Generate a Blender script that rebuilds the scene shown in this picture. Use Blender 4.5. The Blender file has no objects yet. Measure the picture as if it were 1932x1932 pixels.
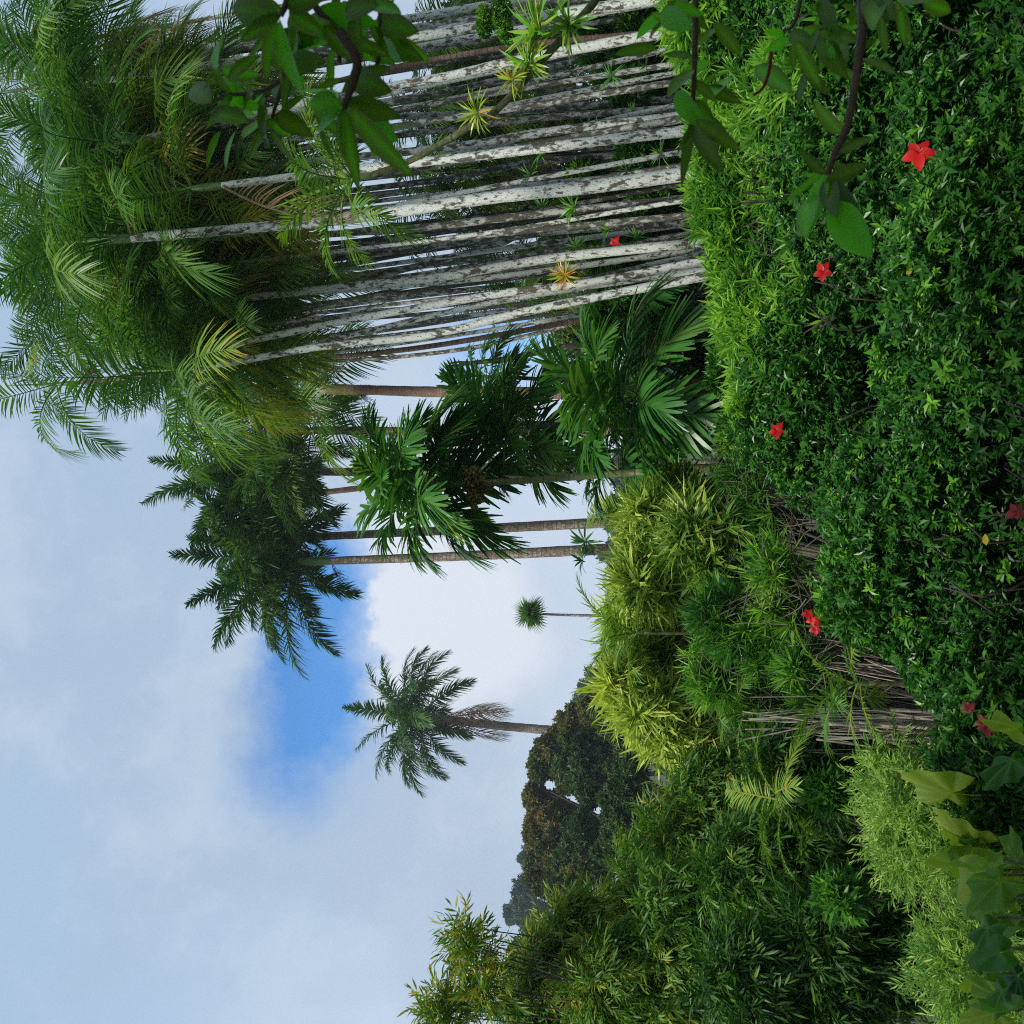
import bpy, bmesh, math
import numpy as np
from mathutils import Vector, Matrix, Euler
rng = np.random.default_rng(7)
scn = bpy.context.scene
COL = scn.collection
R = math.radians
# ------------------------------------------------------------------ camera
EYE = 3.0
FOC = 1.9                       # focal length in half frame heights
PITCH = R(13)
cp, sp = math.cos(PITCH), math.sin(PITCH)
cam_d = bpy.data.cameras.new('camera')
cam = bpy.data.objects.new('camera', cam_d); COL.objects.link(cam)
cam_d.sensor_width = 36; cam_d.lens = 18*FOC
cam_d.clip_start = 0.05; cam_d.clip_end = 6000
# the phone was held on its side: the picture's left is the world's up
up_v = Vector((0, -sp, cp)); fw = Vector((0, cp, sp)); rt = Vector((1, 0, 0))
m = Matrix((-up_v, rt, -fw)).transposed().to_4x4()
m.translation = Vector((0, 0, EYE))
cam.matrix_world = m
cam_d.dof.use_dof = True; cam_d.dof.focus_distance = 14; cam_d.dof.aperture_fstop = 12
scn.camera = cam

def P(x, y, d):
    """world point seen at photo position x,y (of 1932) at d metres ahead"""
    a = (966-y)/966; b = (966-x)/966
    Y = FOC*cp - b*sp; Z = FOC*sp + b*cp
    return np.array((a*d/Y, d, EYE + Z*d/Y))
def S(d): return d/(FOC*966)
def Dir(x, y):
    v = P(x, y, 10)-np.array((0, 0, EYE)); return v/np.linalg.norm(v)

# ------------------------------------------------------------------ sky, sun
SUN_EL, SUN_AZ = R(52), R(215)      # behind the camera, a little to its left
scn.view_settings.view_transform = 'Standard'; scn.view_settings.look = 'None'
scn.view_settings.exposure = 0.0; scn.view_settings.gamma = 1
W = bpy.data.worlds.new('World'); scn.world = W; W.use_nodes = True
nt = W.node_tree; N = nt.nodes; Lk = nt.links; N.clear()
def node(t, **k):
    n = N.new(t)
    for a, v in k.items(): setattr(n, a, v)
    return n
def vm(op, a, b=None):
    n = node('ShaderNodeVectorMath', operation=op)
    for i, v in enumerate((a, b)):
        if v is None: continue
        if isinstance(v, bpy.types.NodeSocket): Lk.new(v, n.inputs[i])
        else: n.inputs[i].default_value = v
    return n.outputs['Value'] if op in ('LENGTH', 'DISTANCE', 'DOT_PRODUCT') else n.outputs[0]
def mt(op, a, b=None, c=None):
    n = node('ShaderNodeMath', operation=op)
    for i, v in enumerate((a, b, c)):
        if v is None: continue
        if isinstance(v, bpy.types.NodeSocket): Lk.new(v, n.inputs[i])
        else: n.inputs[i].default_value = v
    return n.outputs[0]
def sstep(v, lo, hi, a=0., b=1.):
    n = node('ShaderNodeMapRange', interpolation_type='SMOOTHSTEP')
    Lk.new(v, n.inputs[0])
    for i, q in enumerate((lo, hi, a, b)): n.inputs[i+1].default_value = q
    return n.outputs[0]
def mixc(f, a, b):
    n = node('ShaderNodeMix', data_type='RGBA')
    if isinstance(f, bpy.types.NodeSocket): Lk.new(f, n.inputs[0])
    else: n.inputs[0].default_value = f
    for i, v in ((6, a), (7, b)):
        if isinstance(v, bpy.types.NodeSocket): Lk.new(v, n.inputs[i])
        else: n.inputs[i].default_value = (*v, 1)
    return n.outputs[2]
tc = node('ShaderNodeTexCoord'); gen = tc.outputs['Generated']
def noise(vec, sc, det, rough=.55):
    n = node('ShaderNodeTexNoise'); n.inputs['Scale'].default_value = sc
    n.inputs['Detail'].default_value = det; n.inputs['Roughness'].default_value = rough
    Lk.new(vec, n.inputs['Vector']); return n
n1 = noise(gen, 4.2, 10, .66)
warp = vm('SCALE', vm('SUBTRACT', n1.outputs['Color'], (.5, .5, .5))); warp.node.inputs['Scale'].default_value = .17
wv = vm('ADD', gen, warp)
sky = node('ShaderNodeTexSky', sky_type='NISHITA', sun_disc=False)
sky.sun_elevation = SUN_EL; sky.sun_rotation = SUN_AZ; sky.air_density = 1.0; sky.dust_density = .6
skyc = mixc(1.0, sky.outputs[0], (0, 0, 0))
mul = node('ShaderNodeVectorMath', operation='MULTIPLY'); Lk.new(sky.outputs[0], mul.inputs[0]); mul.inputs[1].default_value = (.070, .150, .215)
# holes in the cloud cover, each a direction and a radius
hole = None
for (x, y, r0, r1) in ((660, 1100, .03, .075), (640, 1180, .045, .09), (610, 1260, .04, .085), (580, 1340, .02, .085), (550, 1420, -.02, .09), (940, 650, -.02, .10)):
    d = vm('DISTANCE', wv, tuple(Dir(x, y))); s_ = sstep(d, r0, r1, 1, 0)
    hole = s_ if hole is None else mt('MAXIMUM', hole, s_)
# billowing white cloud that cuts into the hole
n3 = noise(gen, 9, 7, .6)
w3 = vm('SCALE', vm('SUBTRACT', n3.outputs['Color'], (.5, .5, .5))); w3.node.inputs['Scale'].default_value = .09
wv3 = vm('ADD', gen, w3)
puff = None
for (x, y, r0, r1) in ((775, 1190, .035, .05), (800, 1120, .04, .06), (780, 1290, .03, .06), (860, 1200, .06, .12), (800, 1030, .03, .09)):
    d = vm('DISTANCE', wv3, tuple(Dir(x, y))); s_ = sstep(d, r0, r1, 1, 0)
    puff = s_ if puff is None else mt('MAXIMUM', puff, s_)
n2 = noise(wv, 2.3, 6, .5)
# cloud base colours: darker blue-grey overhead, paler towards the horizon
sepz = node('ShaderNodeSeparateXYZ'); Lk.new(gen, sepz.inputs[0])
hz = sstep(sepz.outputs[2], .12, .62, 0, 1)
cl = mixc(hz, (.64, .75, .90), (.40, .56, .75))
n4 = noise(wv, 6.5, 8, .6)
cl = mixc(sstep(n2.outputs[0], .38, .62, 0, .75), cl, (.42, .535, .70))
cl = mixc(sstep(n4.outputs[0], .42, .66, 0, .38), cl, (.66, .76, .90))
cl = mixc(mt('MULTIPLY', puff, .85), cl, (.82, .87, .95))
full = mixc(mt('MULTIPLY', hole, mt('SUBTRACT', 1.0, puff)), cl, mul.outputs[0])
bg = node('ShaderNodeBackground'); Lk.new(full, bg.inputs[0]); bg.inputs[1].default_value = 1.0
wo = node('ShaderNodeOutputWorld'); Lk.new(bg.outputs[0], wo.inputs[0])

sun = bpy.data.lights.new('sun', 'SUN'); sun.energy = 4.6; sun.angle = R(8); sun.color = (1, .96, .88)
so = bpy.data.objects.new('sun', sun); COL.objects.link(so)
sd = Vector((math.sin(SUN_AZ)*math.cos(SUN_EL), math.cos(SUN_AZ)*math.cos(SUN_EL), math.sin(SUN_EL)))
so.rotation_euler = sd.to_track_quat('Z', 'Y').to_euler()
scn.cycles.filter_width = 1.1; scn.cycles.use_denoising = False; scn.cycles.sample_clamp_indirect = 4; scn.cycles.max_bounces = 6; scn.cycles.diffuse_bounces = 3; scn.cycles.glossy_bounces = 2
scn.cycles.transmission_bounces = 4; scn.cycles.transparent_max_bounces = 4

# ------------------------------------------------------------------ materials
def new_mat(name):
    mm = bpy.data.materials.new(name); mm.use_nodes = True
    t = mm.node_tree; t.nodes.clear(); return mm, t
def leaf_mat(name, cols, rough=.42, trans=.3, spec=.5, var=.24):
    """cols: list of (position, rgb) along the per-leaf tint"""
    mm, t = new_mat(name); n = t.nodes; l = t.links
    at = n.new('ShaderNodeAttribute'); at.attribute_name = 'tint'
    oi = n.new('ShaderNodeObjectInfo')
    ad = n.new('ShaderNodeMath'); ad.operation = 'MULTIPLY_ADD'; l.new(oi.outputs['Random'], ad.inputs[0])
    ad.inputs[1].default_value = var; l.new(at.outputs['Fac'], ad.inputs[2])
    rp = n.new('ShaderNodeValToRGB'); l.new(ad.outputs[0], rp.inputs[0])
    el = rp.color_ramp.elements
    while len(el) > 1: el.remove(el[-1])
    el[0].position = cols[0][0]; el[0].color = (*cols[0][1], 1)
    for p_, c_ in cols[1:]:
        e = el.new(p_); e.color = (*c_, 1)
    b = n.new('ShaderNodeBsdfPrincipled'); l.new(rp.outputs[0], b.inputs['Base Color'])
    b.inputs['Roughness'].default_value = rough; b.inputs['Specular IOR Level'].default_value = spec*.55
    o = n.new('ShaderNodeOutputMaterial')
    tr = n.new('ShaderNodeBsdfTranslucent')
    g = n.new('ShaderNodeMix'); g.data_type = 'RGBA'; g.blend_type = 'MULTIPLY'; g.inputs[0].default_value = 1
    l.new(rp.outputs[0], g.inputs[6]); g.inputs[7].default_value = (1.5, 1.7, .7, 1)
    l.new(g.outputs[2], tr.inputs[0])
    mx = n.new('ShaderNodeMixShader'); mx.inputs[0].default_value = trans
    l.new(b.outputs[0], mx.inputs[1]); l.new(tr.outputs[0], mx.inputs[2]); l.new(mx.outputs[0], o.inputs[0])
    return mm
def bark_mat(name, base, patch, thr=.5, sc=9., ring=0., rough=.85, moss=None, fine=None, soft=.05, stretch=.45):
    """bark with lichen patches; ring darkens leaf scars every so often up the stem"""
    mm, t = new_mat(name); n = t.nodes; l = t.links
    tcx = n.new('ShaderNodeTexCoord'); mp = n.new('ShaderNodeMapping'); mp.inputs['Scale'].default_value = (1, 1, stretch)
    oi = n.new('ShaderNodeObjectInfo'); va = n.new('ShaderNodeVectorMath'); va.operation = 'ADD'
    sc_ = n.new('ShaderNodeVectorMath'); sc_.operation = 'SCALE'; l.new(oi.outputs['Location'], sc_.inputs[0]); sc_.inputs['Scale'].default_value = 3.1
    l.new(tcx.outputs['Object'], va.inputs[0]); l.new(sc_.outputs[0], va.inputs[1]); l.new(va.outputs[0], mp.inputs[0])
    def nz(s, d=5, r=.65):
        q = n.new('ShaderNodeTexNoise'); q.inputs['Scale'].default_value = s; q.inputs['Detail'].default_value = d
        q.inputs['Roughness'].default_value = r; l.new(mp.outputs[0], q.inputs[0]); return q.outputs[0]
    def step(v, lo, hi):
        q = n.new('ShaderNodeMapRange'); l.new(v, q.inputs[0]); q.inputs[1].default_value = lo; q.inputs[2].default_value = hi; return q.outputs[0]
    def mixn(f, a, b):
        q = n.new('ShaderNodeMix'); q.data_type = 'RGBA'; l.new(f, q.inputs[0])
        for i, v in ((6, a), (7, b)):
            if isinstance(v, bpy.types.NodeSocket): l.new(v, q.inputs[i])
            else: q.inputs[i].default_value = (*v, 1)
        return q.outputs[2]
    c = mixn(step(nz(sc*2.7), .35, .65), tuple(v*.55 for v in base), base)
    if moss: c = mixn(step(nz(sc*.6, 4), .55, .65), c, moss)
    ml = n.new('ShaderNodeMath'); ml.operation = 'MULTIPLY_ADD'; l.new(nz(sc*.16, 3), ml.inputs[0]); ml.inputs[1].default_value = .55; ml.inputs[2].default_value = -.275
    m2 = n.new('ShaderNodeMath'); m2.operation = 'ADD'; l.new(nz(sc), m2.inputs[0]); l.new(ml.outputs[0], m2.inputs[1])
    c = mixn(step(m2.outputs[0], thr-soft, thr+soft), c, mixn(step(nz(sc*1.7, 3), .35, .7), patch, tuple(v*.8 for v in patch)))
    if fine: c = mixn(step(nz(sc*3.2, 6), .585, .62), c, fine)
    hgt = nz(sc*3)
    if ring:
        w = n.new('ShaderNodeTexWave'); w.bands_direction = 'Z'; w.inputs['Scale'].default_value = ring; w.inputs['Distortion'].default_value = .6
        l.new(tcx.outputs['Object'], w.inputs[0]); c = mixn(step(w.outputs[0], .9, 1.), c, tuple(v*.45 for v in base))
    b = n.new('ShaderNodeBsdfPrincipled'); l.new(c, b.inputs['Base Color']); b.inputs['Roughness'].default_value = rough
    bp = n.new('ShaderNodeBump'); bp.inputs['Strength'].default_value = .5; bp.inputs['Distance'].default_value = .02
    l.new(hgt, bp.inputs['Height']); l.new(bp.outputs[0], b.inputs['Normal'])
    o = n.new('ShaderNodeOutputMaterial'); l.new(b.outputs[0], o.inputs[0]); return mm
def plain_mat(name, col, rough=.6, col2=None, sc=8):
    return bark_mat(name, col, col2 or tuple(v*.7 for v in col), .5, sc, rough=rough, soft=.15)

DG, MG, LG, YG = (.010, .045, .010), (.028, .105, .018), (.075, .20, .030), (.20, .32, .04)
OR, BR = (.42, .20, .02), (.16, .09, .04)
M = {}
M['palm'] = leaf_mat('palm_leaf', [(0, (.010, .040, .008)), (.3, (.030, .10, .016)), (.55, (.085, .20, .028)), (.75, (.21, .32, .04)), (.9, (.42, .30, .03)), (1, (.30, .13, .02))], .38, .28)
M['royal'] = leaf_mat('royal_leaf', [(0, (.006, .028, .006)), (.35, (.020, .070, .014)), (.6, (.06, .14, .022)), (.8, (.14, .22, .045)), (1, (.30, .28, .06))], .42, .22)
M['broad'] = leaf_mat('broad_leaf', [(0, (.006, .03, .008)), (.35, (.018, .085, .015)), (.65, (.05, .17, .025)), (.85, (.14, .26, .04)), (1, (.30, .33, .05))], .32, .25)
M['dead'] = leaf_mat('dead_leaf', [(0, (.07, .05, .03)), (.5, (.20, .13, .07)), (1, (.34, .26, .15))], .8, .1)
M['hedge'] = leaf_mat('hedge_leaf', [(0, (.008, .040, .006)), (.4, (.024, .105, .012)), (.75, (.065, .21, .018)), (1, (.20, .42, .03))], .34, .22, .5)
M['narrow'] = leaf_mat('narrow_leaf', [(0, (.02, .07, .02)), (.4, (.045, .15, .03)), (.75, (.10, .27, .03)), (1, (.24, .44, .05))], .4, .28)
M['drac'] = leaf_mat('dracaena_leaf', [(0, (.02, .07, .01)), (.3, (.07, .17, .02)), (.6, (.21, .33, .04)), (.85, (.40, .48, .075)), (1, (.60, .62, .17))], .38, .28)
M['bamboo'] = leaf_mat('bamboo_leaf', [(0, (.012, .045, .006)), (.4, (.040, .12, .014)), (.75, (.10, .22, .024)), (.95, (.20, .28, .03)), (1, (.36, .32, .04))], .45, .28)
M['fern'] = leaf_mat('fern_leaf', [(0, (.03, .11, .015)), (.5, (.13, .27, .05)), (1, (.36, .50, .12))], .5, .3)
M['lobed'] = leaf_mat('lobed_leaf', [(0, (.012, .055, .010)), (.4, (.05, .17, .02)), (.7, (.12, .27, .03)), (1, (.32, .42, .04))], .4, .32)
M['near'] = leaf_mat('near_leaf', [(0, (.014, .05, .006)), (.5, (.045, .12, .010)), (.8, (.12, .22, .018)), (1, (.12, .50, .02))], .4, .45)
M['rust'] = leaf_mat('rust_tree_leaf', [(0, (.02, .045, .015)), (.4, (.055, .085, .022)), (.7, (.11, .13, .03)), (1, (.19, .15, .04))], .5, .2)
M['wood'] = leaf_mat('dark_tree_leaf', [(0, (.014, .04, .014)), (.5, (.040, .095, .022)), (1, (.12, .19, .045))], .5, .2)
M['hill'] = leaf_mat('hill_tree_leaf', [(0, (.02, .05, .02)), (1, (.07, .13, .05))], .6, .1)
M['brom'] = leaf_mat('bromeliad_leaf', [(0, (.05, .16, .02)), (.5, (.14, .34, .03)), (.85, (.36, .42, .03)), (1, (.45, .20, .03))], .3, .3)
M['red'] = leaf_mat('red_petal', [(0, (.32, .004, .006)), (1, (.62, .015, .012))], .45, .3)
M['darkred'] = leaf_mat('dark_red_petal', [(0, (.12, .006, .01)), (1, (.28, .03, .03))], .5, .2)
M['yellow'] = leaf_mat('yellow_leaf', [(0, (.5, .35, .02)), (1, (.65, .50, .04))], .5, .3)
WHT = (.66, .69, .62)
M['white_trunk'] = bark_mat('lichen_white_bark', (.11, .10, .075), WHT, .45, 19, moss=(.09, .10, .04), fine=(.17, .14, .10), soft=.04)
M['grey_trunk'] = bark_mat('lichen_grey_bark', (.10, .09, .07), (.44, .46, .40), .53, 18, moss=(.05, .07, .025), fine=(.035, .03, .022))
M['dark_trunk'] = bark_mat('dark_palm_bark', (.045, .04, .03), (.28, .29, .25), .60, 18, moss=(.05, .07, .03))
M['royal_trunk'] = bark_mat('royal_palm_bark', (.19, .14, .10), (.34, .30, .24), .56, 10, ring=2.0, moss=(.09, .065, .045), fine=(.55, .53, .46))
M['brown_trunk'] = bark_mat('brown_palm_bark', (.24, .15, .10), (.30, .22, .16), .55, 12, ring=3.5)
M['green_trunk'] = bark_mat('green_palm_stem', (.13, .15, .045), (.28, .30, .16), .60, 10, ring=2.0, moss=(.09, .13, .03))
M['shaft'] = plain_mat('green_crownshaft', (.085, .19, .035), .35, (.13, .22, .06), 3)
M['tan'] = plain_mat('tan_sheath', (.52, .36, .18), .6, (.42, .26, .12), 5)
M['bark'] = plain_mat('tree_bark', (.09, .07, .05), .9, (.05, .04, .03), 12)
M['twig'] = plain_mat('grey_twig', (.17, .145, .11), .9, (.08, .065, .05), 14)
M['darktwig'] = plain_mat('dark_twig', (.03, .022, .016), .8, (.05, .04, .03), 14)
M['cane'] = plain_mat('pale_cane', (.56, .49, .39), .8, (.16, .13, .09), 10)
M['fruit'] = plain_mat('orange_fruit', (.42, .22, .05), .5, (.16, .14, .04), 20)
M['nearbark'] = plain_mat('reddish_twig', (.12, .06, .035), .6, (.08, .06, .03), 30)
M['ground'] = bark_mat('forest_floor', (.045, .035, .022), (.03, .055, .015), .5, 1.2, soft=.1, stretch=1)

# ------------------------------------------------------------------ mesh helpers
def nrmz(v): return v/np.maximum(np.linalg.norm(v, axis=-1, keepdims=True), 1e-9)
class Geo:
    def __init__(s): s.v = []; s.f = []; s.t = []; s.n = 0
    def add(s, v, f, t):
        v = np.asarray(v, float).reshape(-1, 3); s.v.append(v); s.f.append(np.asarray(f, int)+s.n)
        s.t.append(np.broadcast_to(np.asarray(t, float), (len(v),)).copy()); s.n += len(v)
    def mesh(s, name, mat, origin=(0, 0, 0), smooth=False):
        v = np.concatenate(s.v)-np.asarray(origin); f = np.concatenate(s.f); t = np.concatenate(s.t)
        me = bpy.data.meshes.new(name)
        me.vertices.add(len(v)); me.vertices.foreach_set('co', v.astype(np.float32).ravel())
        me.loops.add(len(f)*3); me.loops.foreach_set('vertex_index', f.astype(np.int32).ravel())
        me.polygons.add(len(f)); me.polygons.foreach_set('loop_start', np.arange(0, len(f)*3, 3, dtype=np.int32))
        me.polygons.foreach_set('use_smooth', np.full(len(f), smooth))
        a = me.attributes.new('tint', 'FLOAT', 'POINT'); a.data.foreach_set('value', t.astype(np.float32))
        me.update(calc_edges=True); me.materials.append(mat); return me
def place(name, me, parent=None, loc=(0, 0, 0)):
    o = bpy.data.objects.new(name, me); COL.objects.link(o); o.location = loc
    if parent: o.parent = parent
    return o
def thing(name, label, cat, loc, group=None):
    o = bpy.data.objects.new(name, None); COL.objects.link(o); o.location = Vector(loc); o.empty_display_size = .2
    o['label'] = label; o['category'] = cat
    if group: o['group'] = group
    return o
def tag(o, label, cat, group=None):
    o['label'] = label; o['category'] = cat
    if group: o['group'] = group
def leafT(L=1., W=.2, rows=1, fold=.15, curl=0., peak=.45):
    """leaf along +X, normal +Z. rows=1: folded diamond"""
    if rows == 1:
        v = [(0, 0, 0), (L*peak, W/2, fold*W), (L, 0, -curl*L), (L*peak, -W/2, fold*W)]
        return np.array(v, float), np.array([(0, 3, 2), (0, 2, 1)])
    v = [(0, 0, 0)]; f = []
    for i in range(1, rows+1):
        t = i/(rows+1); w = W/2*math.sin(math.pi*t**.85)**.75; z = -curl*L*t*t; x = L*t
        v += [(x, w, z+fold*w), (x, 0, z), (x, -w, z+fold*w)]
    v.append((L, 0, -curl*L)); tip = len(v)-1
    f += [(0, 2, 1), (0, 3, 2)]
    for i in range(rows-1):
        a = 1+3*i; b = a+3
        f += [(a, a+1, b+1), (a, b+1, b), (a+1, a+2, b+2), (a+1, b+2, b+1)]
    a = 1+3*(rows-1); f += [(a, a+1, tip), (a+1, a+2, tip)]
    return np.array(v, float), np.array(f)
def frames(d, n):
    d = nrmz(d); y = nrmz(np.cross(n, d)); z = np.cross(d, y)
    return np.stack([d, y, z], axis=1)          # rows: local axes
def combine(T, pos, d, n, sc, tj=None):
    """template copies as arrays: verts, faces, tint offsets"""
    v, f = T[0], T[1]; F = frames(d, n); k = len(pos)
    vv = np.einsum('vi,kij->kvj', v, F)*np.asarray(sc).reshape(-1, 1, 1)+pos[:, None]
    ff = f[None]+(np.arange(k)*len(v))[:, None, None]
    t0 = T[2] if len(T) > 2 else np.zeros(len(v))
    tt = t0[None]+(np.zeros(k) if tj is None else tj)[:, None]
    return vv.reshape(-1, 3), ff.reshape(-1, 3), tt.ravel()
def scatter(g, Ts, pos, d, n, sc, tint):
    idx = rng.integers(0, len(Ts), len(pos))
    for i, T in enumerate(Ts):
        mk = idx == i
        if mk.any():
            v, f, t = combine(T, pos[mk], d[mk], n[mk], sc[mk], tint[mk]); g.add(v, f, t)
def rv(k): return nrmz(rng.normal(size=(k, 3)))
def rosetteT(nl, L, W, up=(.1, 1.0), jit=.15, rows=1, curl=.15, tj=.08, fold=.15, stem=0., mid=0.):
    """leaves radiating round +X axis"""
    T = leafT(1, W/L, rows, fold, curl)
    if mid and rows > 1: T = (T[0], T[1], np.where(np.abs(T[0][:, 1]) < 1e-9, mid, 0.))
    e = rng.uniform(*up, nl); a = np.arange(nl)*2.4+rng.uniform(0, .5, nl)
    d = np.stack([np.sin(e), np.cos(e)*np.cos(a), np.cos(e)*np.sin(a)], 1)+rng.normal(0, jit, (nl, 3))
    pos = np.stack([rng.uniform(-stem, 0, nl), np.zeros(nl), np.zeros(nl)], 1)
    v, f, t = combine(T, pos, d, np.tile((1., 0, 0), (nl, 1))+rng.normal(0, .2, (nl, 3)), rng.uniform(.75, 1.1, nl)*L, rng.normal(0, tj, nl))
    return v, f, t
def sprayT(nl, S_L, L, W, droop=.4, rows=1, tj=.08, ang=.8, fold=.15):
    """twig along +X with alternating leaves"""
    T = leafT(1, W/L, rows, fold, .15); t = np.linspace(.12, 1, nl)
    side = np.where(np.arange(nl) % 2, 1., -1.); aa = ang*(1-.75*t**3)
    pos = np.stack([t*S_L, 0*t, -droop*.3*S_L*t*t], 1)
    d = np.stack([np.cos(aa), side*np.sin(aa), -droop*(.3+t)], 1)+rng.normal(0, .18, (nl, 3))
    v, f, tt = combine(T, pos, d, np.tile((0, 0, 1.), (nl, 1))+rng.normal(0, .35, (nl, 3)), rng.uniform(.7, 1.15, nl)*L, rng.normal(0, tj, nl))
    return v, f, tt
def tube(g, pts, r, sides=8, tint=.5, cap=True):
    pts = np.asarray(pts, float); k = len(pts); r = np.broadcast_to(np.asarray(r, float), (k,))
    tg = nrmz(np.gradient(pts, axis=0)); ref = np.array((0, 0, 1.)) if abs(tg[k//2][2]) < .8 else np.array((1., 0, 0))
    u = nrmz(np.cross(np.tile(ref, (k, 1)), tg)); w = np.cross(tg, u)
    a = np.linspace(0, 2*math.pi, sides, endpoint=False)
    v = pts[:, None]+r[:, None, None]*(np.cos(a)[None, :, None]*u[:, None]+np.sin(a)[None, :, None]*w[:, None])
    i, j = np.meshgrid(np.arange(k-1), np.arange(sides), indexing='ij'); j2 = (j+1) % sides
    A = (i*sides+j).ravel(); B = (i*sides+j2).ravel(); C = ((i+1)*sides+j2).ravel(); D = ((i+1)*sides+j).ravel()
    f = np.concatenate([np.stack([A, B, C], 1), np.stack([A, C, D], 1)])
    vv = v.reshape(-1, 3)
    if cap:
        vv = np.concatenate([vv, pts[-1:]]); e = len(vv)-1; b = (k-1)*sides
        f = np.concatenate([f, [(b+q, b+(q+1) % sides, e) for q in range(sides)]])
    g.add(vv, f, tint)
def spline(pts, n=24):
    pts = np.asarray(pts, float)
    if len(pts) == 2: return pts[0]+(pts[1]-pts[0])*np.linspace(0, 1, n)[:, None]
    k = len(pts); q = np.concatenate([[2*pts[0]-pts[1]], pts, [2*pts[-1]-pts[-2]]]); out = []
    for t in np.linspace(0, k-1-1e-6, n):
        i = int(t); u = t-i; a, b, c, d = q[i:i+4]
        out.append(.5*((2*b)+(-a+c)*u+(2*a-5*b+4*c-d)*u*u+(-a+3*b-3*c+d)*u**3))
    return np.array(out)
def ground_z(X, Y):
    s = lambda v, a, b: np.clip((v-a)/(b-a), 0, 1)**2*(3-2*np.clip((v-a)/(b-a), 0, 1))
    z = .55+.9*s(Y, 5, 10)*s(X, -1.5, 2.5)
    z = z+s(Y, 30, 75)*(5+3*s(X, 5, -25))+s(Y, 80, 330)*30
    z = z+.25*np.sin(X*.31+1)*np.sin(Y*.23)*s(Y, 6, 20)+2.5*np.sin(X*.017+2)*s(Y, 80, 200)
    return z

# ------------------------------------------------------------------ ground, far hills
def make_ground():
    k = 170; t = np.linspace(-1, 1, k); xs = np.sign(t)*(np.abs(t)**2.5)*800
    ys = 30+np.sign(t)*(np.abs(t)**2.5)*800
    Xg, Yg = np.meshgrid(xs, ys, indexing='ij'); Zg = ground_z(Xg, Yg)
    v = np.stack([Xg, Yg, Zg], -1).reshape(-1, 3); i, j = np.meshgrid(np.arange(k-1), np.arange(k-1), indexing='ij')
    A = (i*k+j).ravel(); B = A+k; f = np.concatenate([np.stack([A, B, B+1], 1), np.stack([A, B+1, A+1], 1)])
    g = Geo(); g.add(v, f, .5); o = place('ground', g.mesh('ground', M['ground'], smooth=True)); o['kind'] = 'structure'
make_ground()

# ------------------------------------------------------------------ leafy masses
def blob(x, y, d, rx, ry, rd=None):
    s = S(d); return (P(x, y, d), np.array((ry*s, (rd if rd else (rx+ry)/2)*s, rx*s)))
def blob_leaves(g, blobs, n, Ts, size, tint=(.35, .12), clump=.38, nclump=9, out=.6, upk=.3, down=0., rnd=.6, shell=.35, clumptint=.14, upn=.6, topw=0.):
    vol = np.array([b[1][0]*b[1][2] for b in blobs]); cnt = np.maximum(1, (n*vol/vol.sum())).astype(int); cents = []
    for (c, r), m_ in zip(blobs, cnt):
        q = rv(nclump); q[:, 2] = np.abs(q[:, 2])*.6+q[:, 2]*.4
        cc = c+q*r*rng.uniform(.45, .85, (nclump, 1)); cc = np.concatenate([cc, [c]]); ct = np.append(rng.normal(0, clumptint, nclump), -.1)  # core clump tinted darker, painting in the shade inside the foliage
        rr = np.append(rng.uniform(.6, 1.2, nclump)*clump, .75)
        w = rr**2; idx = rng.choice(len(cc), m_, p=w/w.sum())
        dd = rv(m_); rad = 1-shell*rng.random(m_)**1.5
        pos = cc[idx]+dd*r*(rr[idx]*rad)[:, None]
        d = dd*out+np.array((0, 0, upk-down))+rv(m_)*rnd
        nn = np.array((0, 0, upn))+rv(m_)*.7+dd*.3
        tt = tint[0]+ct[idx]+rng.normal(0, tint[1], m_)+topw*dd[:, 2]
        scatter(g, Ts, pos, d, nn, size*rng.uniform(.7, 1.25, m_), tt)
        cents.append(cc)
    return np.concatenate(cents)
def limbs(g, base, targets, r0, jit=.06, sides=6, r1=.15, n=9):
    """branches from a base point to each target, bending upward first"""
    base = np.asarray(base, float); mean = targets.mean(0); H = np.linalg.norm(mean-base)
    fork = base+(mean-base)*.45+rng.normal(0, jit*H, 3)*(1, 1, 0)
    tube(g, spline([base, base+(fork-base)*.5+rng.normal(0, jit*H*.3, 3), fork], 8), np.linspace(r0, r0*.7, 8), sides+2, cap=False)
    for q in targets:
        mid = fork*.5+q*.5+np.array((0, 0, .08*H))+rng.normal(0, jit*H*.5, 3)
        tube(g, spline([fork, mid, q], n), np.linspace(r0*.5, r0*r1, n), sides)
def plant(name, label, cat, blobs, n, Ts, mat, size, stem_r=.05, group=None, stem_mat='bark', crown='crown', trunk='trunk', base=None, limbfrac=.6, ztop=None, **k):
    c = np.mean([b[0] for b in blobs], 0)
    if base is None: base = np.array((c[0], c[1], ground_z(c[0], c[1])-.05))
    if base[2] > c[2]-.3: base = np.array((base[0], base[1], c[2]-.6*max(b[1][2] for b in blobs)-.3))
    root = thing(name, label, cat, base, group)
    g = Geo(); cc = blob_leaves(g, blobs, n, Ts, size, **k)
    place(crown, g.mesh(name+'_'+crown, M[mat], base), root)
    g = Geo(); sel = cc[rng.random(len(cc)) < limbfrac]
    if len(sel) < 3: sel = cc[:3]
    limbs(g, base, sel, stem_r)
    place(trunk, g.mesh(name+'_'+trunk, M[stem_mat], base, True), root)
    return root

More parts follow.
